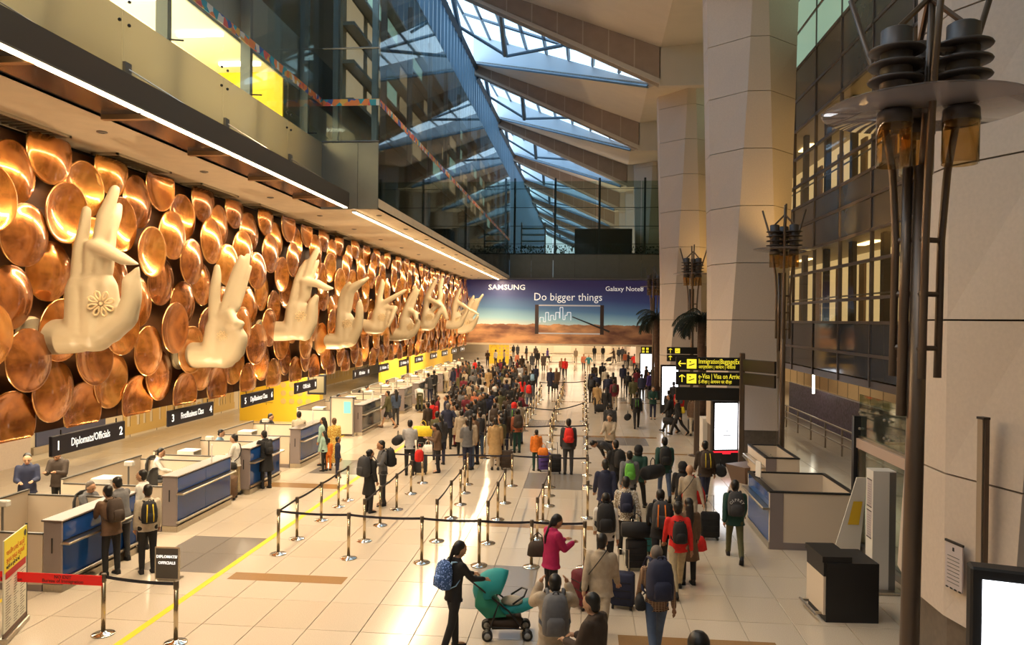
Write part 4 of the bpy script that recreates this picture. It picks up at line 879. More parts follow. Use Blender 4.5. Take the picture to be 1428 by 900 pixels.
t = thing('planter_box', 'tilted brown planter box with white sheet on top by the signpost', 'planter', (c.x - .1, c.y, 0), .6); MB().loft([[(-.35, -.3, 0), (.35, -.3, 0), (.35, .3, 0), (-.35, .3, 0)], [(-.5, -.42, .55), (.5, -.42, .55), (.5, .42, .55), (-.5, .42, .55)]]).build('tapered_box', mat('brown_box', (.16, .10, .07), .6), t); MB().add([(-.1, -.3, .56), (.42, -.2, .56), (.2, .1, .9), (-.2, 0, .85)], [(0, 1, 2, 3)]).build('white_sheet', M_white, t)
t = thing('potted_plant', 'low green potted plant behind the small cream booth', 'plant', (6.0, 25.0, 0)); MB().lathe([(.22, 0), (.3, .45), (.27, .5)], n=14).build('pot', M_black, t)
b = MB()
for i in range(60):
    a = R.uniform(0, 6.28); l = R.uniform(.4, .8); c0 = Vector((0, 0, .5)); d_ = Vector((math.cos(a), math.sin(a), R.uniform(.3, 1.4))).normalized(); s_ = Vector((-math.sin(a), math.cos(a), 0)) * .04
    b.add([c0, c0 + d_ * l * .6 + s_, c0 + d_ * l + Vector((0, 0, -.15)), c0 + d_ * l * .6 - s_], [(0, 1, 2, 3)])
b.build('leaves', mat('plant_green', (.06, .16, .04), .5), t, kind='stuff')
# signpost and direction boards
M_signblk = mat('direction_board', (.012, .012, .012), .35)
def picto(x, z, s, par, y=-.062): MB().box(x, x + s, y - .004, y, z, z + s).build('pictogram', M_signY, par); MB().tube([(x + s * .2, y - .008, z + s * .3), (x + s * .8, y - .008, z + s * .5)], s * .05, 4).build('pictogram_figure', M_signblk, par); MB().ball((x + s * .35, y - .008, z + s * .72), s * .09, 6).build('pictogram_figure', M_signblk, par)
def arrow(x, z, s, ang, par, y=-.062):
    b = MB(); c = Vector((x + s / 2, y, z + s / 2)); d_ = Vector((math.cos(ang), 0, math.sin(ang))); n_ = Vector((-math.sin(ang), 0, math.cos(ang)))
    b.tube([c - d_ * s * .45, c + d_ * s * .42], s * .06, 4); b.tube([c + d_ * s * .45, c + n_ * s * .35 + d_ * .05], s * .06, 4); b.tube([c + d_ * s * .45, c - n_ * s * .35 + d_ * .05], s * .06, 4); b.build('arrow', M_signY, par)
sp_ = on_z(1033, 652)
t = thing('direction_signpost', 'steel signpost with black boards for immigration, baggage and visa', 'sign', (sp_.x - .06, sp_.y - .3, 0))
MB().bevbox(-.09, .09, -.09, .09, 0, 4.05, .02).build('mast', M_lamp, t)
zt = [3.42, 2.90, 2.36]
for i, z in enumerate(zt):
    bd = MB().bevbox(-2.27, -.08, -.055, .055, z, z + .46, .012).build('board', M_signblk, t)
    if i < 2:
        arrow(-2.2, z + .09, .28, (PI, PI / 2)[i], bd); picto(-1.9, z + .06, .33, bd)
        text(('Immigration|Baggage|Exit', 'e-Visa | Visa on Arrival')[i], .245, (-1.5, -.064, z + .24), (PI / 2, 0, 0), M_signY, bd, xs=(.60, .66)[i]); text(('आप्रवासन | सामान | निकास', 'ई-वीज़ा | आगमन पर वीज़ा')[i], .15, (-1.5, -.064, z + .07), (PI / 2, 0, 0), M_signY, bd, xs=.8)
for z in (3.42, 2.95): MB().bevbox(.09, 1.6, -.05, .05, z, z + .42, .012).build('side_board', mat('side_board_brown', (.035, .025, .015), .4), t).rotation_euler = (0, 0, -1.05)
t = thing('direction_board', 'small black direction board with up arrows beside the far pale column', 'sign', (4.15, 38.5, 3.1)); MB().bevbox(0, 2.0, -.05, .05, .38, .72, .01).build('board', M_signblk, t); MB().bevbox(0, 2.0, -.05, .05, 0, .34, .01).build('board', M_signblk, t); arrow(.05, .42, .24, PI / 2, t); arrow(.05, .05, .24, PI / 2, t); picto(.4, .42, .24, t); MB().tube([(1.9, 0, -3.1), (1.9, 0, .8)], .06, 8).build('mast', M_lamp, t)
t = thing('direction_board', 'black direction board with yellow signs under the billboard corner', 'sign', (4.9, 66, 2.25)); MB().tube([(1.9, .08, -2.25), (1.9, .08, .7)], .06, 8).build('mast', M_lamp, t); MB().bevbox(0, 2.0, -.05, .05, 0, .62, .01).build('board', M_signblk, t); picto(.1, .34, .2, t); picto(.45, .34, .2, t); picto(.1, .06, .2, t); picto(.45, .06, .2, t)
def kiosk(p, rz, w_, h, lb, es=4.5, z0=.55, redstrip=False, tilt=0):
    t = thing('display_kiosk', lb, 'screen', p, rz); m = mat('screen_glow_%d' % int(es * 10), (1, 1, 1), .3, emis=(.90, .94, 1.0), es=es)
    MB().bevbox(-w_ / 2, w_ / 2, -.10, .10, 0, h, .02).build('housing', M_black, t); MB().box(-w_ / 2 + .09, w_ / 2 - .09, -.106, -.10, z0, h - .10).build('screen', m, t)
    if redstrip: MB().box(-w_ / 2 + .02, w_ / 2 - .02, -.112, -.10, z0 - .12, z0 - .06).build('red_strip', mat('red_glow', (.8, .02, .03), .5, emis=(.9, .02, .04), es=1.0), t); MB().box(-.12, .18, -.115, -.1, z0 - .17, z0 - .1).build('red_tag', MATS['red_glow'], t)
    return t
k1 = kiosk((5.0, 27.3, 0), .22, 1.0, 2.35, 'tall glowing white screen kiosk with red strip beside the signpost', 4.0, .62, True)
for (x, z, w_) in ((-.1, 1.45, .04), (.0, 1.25, .08), (-.12, 1.1, .3), (.2, 1.1, .05)): MB().box(x, x + w_, -.11, -.106, z, z + .03).build('screen_mark', M_grey, k1)
MB().box(.55, .60, -.05, .05, 0, 2.3).build('lit_edge', mat('edge_glow', (1, 1, 1), .5, emis=(.9, .95, 1), es=3), k1)
kiosk((4.75, 42.4, 0), .1, 1.05, 2.7, 'glowing white screen kiosk farther back beside the queue', 3.5, .5)
kiosk((5.05, 60.0, 0), .0, 1.4, 2.6, 'farthest glowing screen kiosk near the pale wall', 2.5, .4)
MB().box(-.1, .9, 0, .9, 0, 1.25).build('white_box_stand', M_white, thing('low_cabinet', 'low white cabinet between the palm trunk and the tall screen kiosk', 'cabinet', (4.85, 30.6, 0)))
pp = on_z(971, 636)
t = thing('steel_mast', 'plain brown steel mast rising left of the tall screen kiosk', 'pole', (pp.x, pp.y, 0)); MB().bevbox(-.10, .10, -.08, .08, 0, 2.6, .02).build('mast', M_lamp, t); MB().lathe([(.3, 0), (.3, .02), (.1, .03)], n=16).build('foot_plate', M_lamp, t)
# near kiosk, notice and light fitting on the nearest column
q = on_y(1360, 795, 7.0)
k2 = kiosk((q.x + .55, 6.95, 0), -.28, 1.15, q.z + .02, 'large bright screen kiosk cropped by the lower right corner', 4.5, .6)
wt = mat('screen_pastel', (.8, .5, .55), .5, emis=(.95, .80, .86), es=3.4)
text('World', .17, (-.30, -.112, q.z - .72), (PI / 2, 0, 0), wt, k2, bold=.008); text('//', .05, (-.33, -.112, q.z - .32), (PI / 2, 0, 0), mat('screen_red', (.9, .3, .3), .5, emis=(1, .35, .35), es=2.6), k2)
fa, fb = Vector((5.15, 9.65, 0)), Vector((4.90, 10.80, 0)); fd = (fb - fa).normalized(); fang = math.atan2(fd.y, fd.x)
def onface(u, z): q = fa.lerp(fb, u); return (q.x - .02, q.y, z)
nt_ = thing('column_notice', 'grey printed notice sheet fixed on the nearest column', 'notice', onface(.62, 1.62), fang)
MB().box(0, .32, 0, .02, 0, .62).build('sheet', MATS['notice_sheet'], nt_); MB().box(-.01, .33, .0, .026, .60, .63).build('clip', M_black, nt_); MB().box(.15, .18, .02, .024, .50, .55).build('crest', M_black, nt_)
for q in range(4): MB().box(.02 + q * .08, .06 + q * .08, 0, .025, -.01, .01).build('clip', M_black, nt_)
for z in range(8): MB().box(.05, .28, .02, .0225, .07 + z * .05, .08 + z * .05).build('print_line', M_grey, nt_)
lf = thing('light_fitting', 'long grey vertical light fitting running down the nearest column', 'light fitting', onface(.32, 1.95), fang); MB().box(-.035, .055, -.01, .07, 0, 2.0).build('channel', mat('fitting_beige', (.36, .27, .19), .45), lf); MB().box(-.06, -.035, -.01, .05, 0, 2.0).build('flange', M_lamp, lf); MB().box(-.07, .06, -.01, .08, 2.0, 2.03).build('top_plate', M_black, lf)
# ================================================================== people
def remesh(b, vox, name, m, smooth_it=3, extra=None, extra_m=None):
    me = b.mesh('tmp'); o = bpy.data.objects.new('tmp', me); COL.objects.link(o)
    r = o.modifiers.new('r', 'REMESH'); r.mode = 'VOXEL'; r.voxel_size = vox; r.use_smooth_shade = True
    s = o.modifiers.new('s', 'SMOOTH'); s.iterations = smooth_it; s.factor = .5
    dg = bpy.context.evaluated_depsgraph_get(); dg.update()
    out = bpy.data.meshes.new_from_object(o.evaluated_get(dg)); bpy.data.objects.remove(o); bpy.data.meshes.remove(me)
    out.name = name; out.materials.clear()
    if extra is not None:
        bm = bmesh.new(); bm.from_mesh(out); n0 = len(bm.faces)
        for ex, mi in extra:
            t = ex.mesh('t'); k0 = len(bm.faces); bm.from_mesh(t); bm.faces.ensure_lookup_table()
            for f in bm.faces[k0:]: f.material_index = mi; f.smooth = True
            bpy.data.meshes.remove(t)
        bm.to_mesh(out); bm.free()
    for q in (m if isinstance(m, (list, tuple)) else [m]): out.materials.append(q)
    return out
M_skin = mat('skin_brown', (.42, .21, .11), .5); M_hair = mat('hair_black', (.010, .008, .007), .45); M_eye = mat('eye_dark', (.02, .015, .012), .3); M_lip = mat('lip_brown', (.28, .09, .06), .5)
M_skinl = mat('skin_light_brown', (.52, .29, .17), .5); M_hairg = mat('hair_grey', (.16, .13, .11), .6)
# pose: lean, nod, arms (flex, abduct, elbow, inward) L/R, legs (flex, knee) L/R
POSES = {
 'stand': dict(lean=.02, nod=.1, aL=(.05, .12, .25, .05), aR=(.02, .12, .3, .05), lL=(.02, .04), lR=(-.02, .02)),
 'wait': dict(lean=.03, nod=.3, aL=(.35, .12, 1.25, .45), aR=(.35, .12, 1.2, .45), lL=(.05, .08), lR=(-.04, .03)),
 'walk': dict(lean=.07, nod=.05, aL=(.35, .12, .45, .1), aR=(-.30, .12, .25, .0), lL=(-.32, .25), lR=(.42, .12)),
 'walk2': dict(lean=.07, nod=.1, aL=(-.35, .12, .2, .0), aR=(.3, .12, .5, .1), lL=(.42, .14), lR=(-.36, .35)),
 'pull': dict(lean=.08, nod=.05, aL=(.2, .12, .5, .1), aR=(-.28, .25, .05, -.05), lL=(.36, .15), lR=(-.3, .25)),
 'phone': dict(lean=.06, nod=.55, aL=(.45, .1, 1.5, .5), aR=(.5, .1, 1.4, .4), lL=(.05, .1), lR=(-.04, .03)),
 'counter': dict(lean=.22, nod=.15, aL=(.75, .1, .8, .25), aR=(.7, .1, .9, .25), lL=(.1, .15), lR=(-.02, .05)),
 'push': dict(lean=.10, nod=.3, aL=(.72, .05, .75, .15), aR=(.75, .05, .7, .15), lL=(.2, .15), lR=(-.2, .15)),
 'bend': dict(lean=1.25, nod=.4, aL=(.4, .1, .3, .1), aR=(.5, .1, .3, .1), lL=(.12, .2), lR=(-.05, .1)),
 'sit': dict(lean=.10, nod=.3, aL=(.7, .1, .75, .3), aR=(.75, .1, .7, .3), lL=(1.5, 1.5), lR=(1.5, 1.5)),
 'photo': dict(lean=-.03, nod=-.15, aL=(1.0, .35, 2.1, .6), aR=(1.0, .35, 2.1, .6), lL=(.03, .05), lR=(-.03, .03)),
 'hip': dict(lean=.0, nod=.05, aL=(-.25, .55, 1.2, .6), aR=(-.2, .5, 1.2, .6), lL=(.05, .05), lR=(-.05, .02)),
}
def skel(P):
    J = {}; rot = Matrix.Rotation(-P['lean'], 3, 'X'); piv = Vector((0, 0, .95))
    up = lambda v: piv + rot @ (Vector(v) - piv)
    J['up'] = up; J['rot'] = rot
    for s, k in ((-1, 'L'), (1, 'R')):
        f, ab, el, inn = P['a' + k]
        S_ = Vector((s * .178, 0, 1.405)); d = Vector((s * math.sin(ab), math.sin(f) * math.cos(ab), -math.cos(f) * math.cos(ab)))
        E = S_ + d * .29; g = f + el; d2 = Vector((s * math.sin(ab) * .6 - s * math.sin(inn), math.sin(g), -math.cos(g))).normalized()
        W_ = E + d2 * .25; J['S' + k], J['E' + k], J['W' + k] = up(S_), up(E), up(W_); J['H' + k] = rot @ d2
        tf, kn = P['l' + k]; H = Vector((s * .088, 0, .92)); d = Vector((s * .03, math.sin(tf), -math.cos(tf))); K = H + d * .43; g = tf - kn
        A = K + Vector((0, math.sin(g), -math.cos(g))) * .42; J['P' + k], J['K' + k], J['A' + k] = H, K, A
        J['F' + k] = g
    J['dz'] = .085 - min(J['AL'].z, J['AR'].z)
    if P is POSES['sit']: J['dz'] = -.36
    n = P['nod']; J['hm'] = Matrix.Rotation(-P['lean'] - n, 3, 'X'); J['neck'] = up((0, -.01, 1.46)); J['head'] = J['neck'] + J['hm'] @ Vector((0, .015, .155))
    return J
def mirror_ok(): pass
def torso(b, J, inf, z0=.86, top=1.475, hem=None, wide=1.0):
    R_ = []
    prof = [(.86, .165, .105), (.95, .165, .11), (1.08, .145, .098), (1.22, .160, .108), (1.34, .178, .112), (1.41, .165, .095), (1.46, .10, .075), (1.50, .058, .060)]
    if hem is not None: prof = [(hem, (.185 + (0.86 - hem) * .10) * wide, (.13 + (.86 - hem) * .12))] + prof
    for z, rx, ry in prof:
        if z < z0 - .001 and hem is None: continue
        if z > top + .03: continue
        i_ = inf if z < 1.44 else inf * .5
        R_.append([tuple((J['up']((math.cos(a) * (rx + i_), math.sin(a) * (ry + i_), z)) if z > .9 else Vector((math.cos(a) * (rx + i_), math.sin(a) * (ry + i_), z)) + Vector((0, math.sin(J.get('ln', 0)) * 0, 0)))) for a in [2 * PI * k / 14 for k in range(14)]])
    b.loft(R_)
CACHE = {}
VOX = .02
def part_mesh(kind, pose, var=''):
    key = (kind, pose, var)
    if key in CACHE: return CACHE[key]
    J = SK[pose]; b = MB(); dz = Vector((0, 0, J['dz']))
    if kind == 'body':
        torso(b, J, -.012)
        for k in 'LR':
            b.cap(J['S' + k], .050, J['E' + k], .038); b.cap(J['E' + k], .038, J['W' + k], .026)
            b.cap(J['W' + k], .026, J['W' + k] + J['H' + k] * .07, .034)
            b.cap(J['P' + k], .085, J['K' + k], .055); b.cap(J['K' + k], .052, J['A' + k], .034)
            b.cap(J['A' + k], .036, J['A' + k] + Vector((0, math.cos(J['F' + k]) * .15, math.sin(J['F' + k]) * .15 - .045)), .030)
        hm, h = J['hm'], J['head']
        b.cap(J['neck'] - hm @ Vector((0, 0, .05)), .052, h, .05)
        b.ball(h + hm @ Vector((0, -.005, .02)), .108, 14, (.80, .98, 1.02), hm); b.ball(h + hm @ Vector((0, .032, -.045)), .07, 12, (.85, .85, .95), hm)
        b.cap(h + hm @ Vector((0, .085, .005)), .010, h + hm @ Vector((0, .115, -.025)), .016, 8)
        for s in (-1, 1): b.ball(h + hm @ Vector((s * .088, -.005, -.012)), .026, 8, (.4, .8, 1.1), hm)
        ex = MB(); fing = MB(); lp = MB()
        for s in (-1, 1): ex.ball(h + hm @ Vector((s * .034, .086, .008)), .012, 8, (1.2, .7, .8), hm); ex.tube([h + hm @ Vector((s * .016, .097, .032)), h + hm @ Vector((s * .05, .088, .034))], .005, 5)
        lp.tube([h + hm @ Vector((-.026, .090, -.062)), h + hm @ Vector((0, .100, -.060)), h + hm @ Vector((.026, .090, -.062))], .007, 5)
        for k, s in (('L', -1), ('R', 1)):
            W_, d = J['W' + k], J['H' + k]; sd = d.cross(Vector((0, 0, 1))) if abs(d.z) < .8 else Vector((0, 1, 0)); sd.normalize(); dn = d.cross(sd).normalized()
            if abs(d.z) >= .8: sd, dn = Vector((0, 1, 0)), Vector((-s, 0, 0))
            base = W_ + d * .075
            for q, (o_, L_) in enumerate(((-.026, .062), (-.009, .074), (.009, .070), (.026, .056))):
                p0 = base + sd * o_; p1 = p0 + d * L_ * .5 + dn * .006; p2 = p1 + d * L_ * .38 + dn * .022; fing.tube([p0, p1, p2], [.009, .0085, .006], 6)
            p0 = W_ + d * .03 + sd * .026; fing.tube([p0, p0 + d * .035 + sd * .026 + dn * .01, p0 + d * .068 + sd * .026 + dn * .018], [.011, .010, .007], 6)
        me = remesh(b, .0165, 'body', [M_skin, M_eye, M_lip], 2, [(fing, 0), (ex, 1), (lp, 2)])
    elif kind == 'top':
        inf = {'shirt': .012, 'jacket': .030, 'coat': .034, 'kurta': .018, 'puffer': .048, 'dress': .016}[var]
        hem = {'shirt': .84, 'jacket': .80, 'coat': .52, 'kurta': .50, 'puffer': .72, 'dress': .12}[var]
        if pose == 'sit': hem = .86
        if pose == 'bend': torso(b, J, inf)
        else: torso(b, J, inf, hem=hem)
        if pose == 'sit': pass
        ar = inf * .75
        for k in 'LR':
            b.cap(J['S' + k], .056 + ar, J['E' + k], .044 + ar); b.cap(J['E' + k], .043 + ar, J['W' + k] - J['H' + k] * .01, .032 + ar * .9)
        if var in ('jacket', 'coat', 'puffer'):
            # collar / hood lump at the nape
            b.ball(J['up']((0, -.055, 1.475)), .075 if var != 'coat' else .085, 10, (1.25, .75, .62))
        if var == 'puffer':
            for z in (.80, .92, 1.04, 1.16, 1.28):
                b.loft([[tuple(J['up']((math.cos(a) * (rx + .045), math.sin(a) * (ry + .045), zz))) for a in [2 * PI * q / 14 for q in range(14)]] for zz, rx, ry in ((z - .045, .16, .105), (z - .02, .175, .12), (z + .02, .175, .12), (z + .045, .16, .105))])
        me = remesh(b, VOX, 'top', M_skin, 2)
    elif kind == 'legs':
        if var == 'shorts':
            for k in 'LR': b.cap(J['P' + k], .10, J['P' + k].lerp(J['K' + k], .85), .085)
        else:
            for k in 'LR':
                b.cap(J['P' + k], .098, J['K' + k], .068); b.cap(J['K' + k], .068, J['A' + k] + Vector((0, -.005, .02)), .056)
        b.ball((0, 0, .92), .15, 12, (1.12, .76, .72))
        me = remesh(b, VOX, 'trousers', M_skin, 2)
    elif kind == 'hair':
        hm, h = J['hm'], J['head']
        q = lambda x, y, z: h + hm @ Vector((x, y, z))
        if var == 'hood':
            b.ball(q(0, -.03, .02), .135, 12, (.92, 1, 1.05), hm); b.ball(q(0, -.05, -.09), .11, 10, (1.1, .9, .7), hm)
        else:
            b.ball(q(0, -.040, .047), .107, 14, (.84, .98, .98), hm); b.ball(q(0, -.055, -.02), .085, 12, (.95, .75, 1.0), hm)
            if var == 'long': b.cap(q(0, -.08, -.02), .085, J['up']((0, -.13, 1.30)), .075, 10); b.cap(J['up']((0, -.13, 1.32)), .07, J['up']((0, -.14, 1.18)), .04, 10)
            if var == 'tail': b.ball(q(0, -.115, .05), .035, 8); b.cap(q(0, -.125, .03), .035, J['up']((0, -.15, 1.34)), .028, 8); b.cap(J['up']((0, -.15, 1.34)), .028, J['up']((0, -.15, 1.22)), .012, 8)
            if var == 'bun': b.ball(q(0, -.12, .06), .052, 10)
        me = remesh(b, .016, 'hair', M_hair, 1)
    elif kind == 'shoe':
        k = var; A = J['A' + k]; g = J['F' + k]; c, s = math.cos(g), math.sin(g)
        pr = []
        for y, w_, h0, h1 in ((-.075, .022, -.075, -.03), (-.065, .036, -.085, .03), (0, .042, -.085, .045), (.07, .046, -.085, -.01), (.14, .046, -.085, -.035), (.185, .030, -.083, -.05)):
            ring = []
            for x, z in ((-w_, h0), (w_, h0), (w_, (h0 + h1) / 2), (w_ * .5, h1), (-w_ * .5, h1), (-w_, (h0 + h1) / 2)): ring.append(tuple(A + Vector((x, y * c - z * s * .0 - z * s, z * c + y * s))))
            pr.append(ring)
        me = b.loft(pr).mesh('shoe', M_skin, True)
    for v in me.vertices: v.co.z += J['dz']
    me.update(); CACHE[key] = me; return me
SK = {k: skel(v) for k, v in POSES.items()}
CL = {'black': (.012, .012, .014), 'dark grey': (.04, .04, .045), 'grey': (.14, .14, .15), 'light grey': (.38, .38, .40), 'white': (.72, .70, .66), 'cream': (.60, .52, .40), 'beige': (.42, .34, .25), 'tan': (.42, .27, .12), 'brown': (.14, .08, .045), 'dark brown': (.05, .032, .022),
      'navy': (.018, .022, .055), 'blue': (.04, .10, .28), 'light blue': (.25, .42, .60), 'denim blue': (.06, .09, .16), 'teal': (.03, .20, .22), 'dark green': (.012, .055, .042), 'olive': (.09, .085, .035), 'green': (.12, .42, .05), 'mint': (.42, .62, .52),
      'red': (.70, .02, .015), 'maroon': (.16, .015, .03), 'magenta': (.42, .01, .09), 'orange': (.75, .20, .02), 'rust': (.45, .13, .06), 'gold': (.60, .32, .05), 'khaki': (.42, .33, .20), 'purple': (.10, .06, .28), 'pink': (.65, .25, .25), 'yellow': (.75, .55, .03)}
def cloth(c, pat=None):
    if pat == 'plaid':
        n = 'cloth_plaid_' + c.replace(' ', '_')
        if n in MATS: return MATS[n]
        m = mat(n, CL[c], .8); nt = m.node_tree; tc = nt.nodes.new('ShaderNodeTexCoord'); ck = nt.nodes.new('ShaderNodeTexBrick'); ck.inputs['Scale'].default_value = 11; ck.inputs['Color1'].default_value = (.03, .015, .012, 1); ck.inputs['Color2'].default_value = (.10, .03, .02, 1); ck.inputs['Mortar'].default_value = (.40, .26, .16, 1); ck.inputs['Mortar Size'].default_value = .06; ck.inputs['Brick Width'].default_value = .5; ck.offset = 0
        mp = nt.nodes.new('ShaderNodeMapping'); mp.inputs['Rotation'].default_value = (PI / 2, 0, 0); nt.links.new(tc.outputs['Object'], mp.inputs[0]); nt.links.new(mp.outputs[0], ck.inputs['Vector']); nt.links.new(ck.outputs['Color'], m.node_tree.nodes['Principled BSDF'].inputs['Base Color']); return m
    if pat == 'print':
        n = 'cloth_print_' + c.replace(' ', '_')
        if n in MATS: return MATS[n]
        m = mat(n, CL[c], .8); nt = m.node_tree; tc = nt.nodes.new('ShaderNodeTexCoord'); v = nt.nodes.new('ShaderNodeTexVoronoi'); v.inputs['Scale'].default_value = 32; nt.links.new(tc.outputs['Object'], v.inputs[0]); r = nt.nodes.new('ShaderNodeValToRGB'); r.color_ramp.elements[0].position = .25; r.color_ramp.elements[0].color = tuple(min(1, x * 3 + .2) for x in CL[c]) + (1,); r.color_ramp.elements[1].position = .45; r.color_ramp.elements[1].color = (*CL[c], 1)
        nt.links.new(v.outputs['Distance'], r.inputs[0]); nt.links.new(r.outputs[0], nt.nodes['Principled BSDF'].inputs['Base Color']); return m
    return mat('cloth_' + c.replace(' ', '_'), CL[c], .8, var=.12, vs=14, bump=.25, bs=26)
def inst(name, me, parent, m, slot=0):
    o = link(name, me, parent); 
    o.material_slots[slot].link = 'OBJECT'; o.material_slots[slot].material = m
    return o
# ---- bags
def bagmesh():
    d = {}
    b = MB(); b.loft([[(x * w_, y * d_ - .0, z) for x, y in ((-1, -.35), (-.75, -1), (.75, -1), (1, -.35), (1, .8), (.85, 1), (-.85, 1), (-1, .8))] for z, w_, d_ in ((0, .10, .05), (.02, .145, .085), (.12, .155, .105), (.30, .15, .10), (.42, .125, .08), (.47, .07, .05))]); d['pack'] = b.mesh('pack_body', M_black, True)
    b = MB(); b.loft([[(x * w_, -.09 - y * d_, z) for x, y in ((-1, 0), (-.8, .9), (.8, .9), (1, 0))] for z, w_, d_ in ((.03, .08, .01), (.05, .11, .05), (.20, .11, .055), (.24, .08, .02))]); d['pocket'] = b.mesh('front_pocket', M_black, True)
    for k, s in (('strapL', -1), ('strapR', 1)):
        d[k] = MB().tube([(s * .10, .075, .02), (s * .17, .16, .08), (s * .155, .27, .22), (s * .12, .27, .36), (s * .10, .20, .46), (s * .09, .09, .46), (s * .085, .06, .36)], .022, 6, .4).mesh('strap', M_black, True)
    d['loop'] = MB().tube([(-.035, 0, .46), (-.02, -.005, .50), (.02, -.005, .50), (.035, 0, .46)], .009, 6).mesh('haul_loop', M_black, True)
    d['case'] = MB().bevbox(-.21, .21, -.125, .125, .06, .64, .04).mesh('shell', M_black, True)
    b = MB()
    for z in (.2, .34, .48): b.box(-.17, .17, -.133, -.12, z, z + .012)
    b.box(-.215, .215, -.01, .01, .08, .62); d['ribs'] = b.mesh('zip_and_ridges', M_black)
    d['wheel'] = MB().tube([(-.02, 0, 0), (.02, 0, 0)], .035, 12).mesh('wheel', M_black, True)
    d['handle'] = MB().tube([(-.09, .09, .63), (-.09, .09, 1.02), (.09, .09, 1.02), (.09, .09, .63)], .010, 6).mesh('pull_handle', M_steel, True)
    d['hand'] = MB().loft([[(x * w_, y * d_, z) for x, y in ((-1, -.7), (-.7, -1), (.7, -1), (1, -.7), (1, .7), (.7, 1), (-.7, 1), (-1, .7))] for z, w_, d_ in ((0, .15, .07), (.03, .19, .10), (.18, .17, .08), (.26, .13, .03))]).mesh('bag_body', M_black, True)
    d['handloop'] = MB().tube([(-.08, 0, .25), (-.07, 0, .36), (0, 0, .42), (.07, 0, .36), (.08, 0, .25)], .010, 6).mesh('carry_loop', M_black, True)
    d['duf'] = MB().loft([[(x, math.cos(a) * r, .17 + math.sin(a) * r * .95) for a in [2 * PI * k / 12 for k in range(12)]] for x, r in ((-.29, .10), (-.27, .15), (0, .165), (.27, .15), (.29, .10))]).mesh('bag_body', M_black, True)
    d['sling'] = MB().tube([(-.19, .06, 1.06), (-.10, .17, 1.20), (.03, .15, 1.38), (.10, .05, 1.50), (.09, -.08, 1.46), (-.02, -.16, 1.30), (-.15, -.14, 1.12), (-.21, -.03, 1.02)], .016, 6, .5).mesh('strap', M_black, True)
    return d
BG = bagmesh()
def setm(o, M, s=1.0): o.matrix_world = M @ Matrix.Scale(s, 4)
def backpack(PM, pose, c, lb, big=1.0, stripe=None, pat=None, back=.0):
    J = SK[pose]; t = thing('backpack', lb, 'backpack', group='backpacks worn by travellers'); m = cloth(c, pat)
    o = inst('pack_body', BG['pack'], t, m); inst('front_pocket', BG['pocket'], t, m)
    for k in ('strapL', 'strapR'): inst('strap', BG[k], t, cloth(stripe) if stripe and stripe.startswith('light') else cloth(c))
    inst('haul_loop', BG['loop'], t, cloth(c))
    if stripe and not stripe.startswith('light'):
        for x in (-.06, .05): MB().tube([(x, -.10, .42), (x * 1.2, -.155, .2), (x * 1.2, -.13, .05)], .011, 6).build('contrast_stripe', cloth(stripe), t, True)
    piv = Vector((0, 0, .95)); R4 = J['rot'].to_4x4()
    L_ = Matrix.Translation(Vector((0, 0, J['dz'])) + piv) @ R4 @ Matrix.Translation(-piv) @ Matrix.Translation((0, -.215 - back, 1.02))
    setm(t, PM @ L_, 1.0); big *= .88; t.scale = (t.scale[0] * big, t.scale[1] * big, t.scale[2] * big); return t
def suitcase(x, y, rz, c, lb, s=1.0, handle=True, grp='suitcases', pat=None):
    t = thing('suitcase', lb, 'suitcase', (x, y, 0), rz, grp); t.scale = (s, s, s)
    inst('shell', BG['case'], t, cloth(c, pat)); inst('zip_and_ridges', BG['ribs'], t, M_black)
    for a in (-.16, .16):
        for b_ in (-.09, .09): link('wheel', BG['wheel'], t, (a, b_, .035))
    if handle: link('pull_handle', BG['handle'], t)
    return t
def handbag(x, y, z, rz, c, lb, s=1.0, duffel=False):
    t = thing('duffel_bag' if duffel else 'handbag', lb, 'bag', (x, y, z), rz, 'carried bags'); t.scale = (s, s, s)
    inst('bag_body', BG['duf' if duffel else 'hand'], t, cloth(c)); l = inst('carry_loop', BG['handloop'], t, cloth(c))
    if duffel: l.location.z = .06
    return t
PEOPLE = []
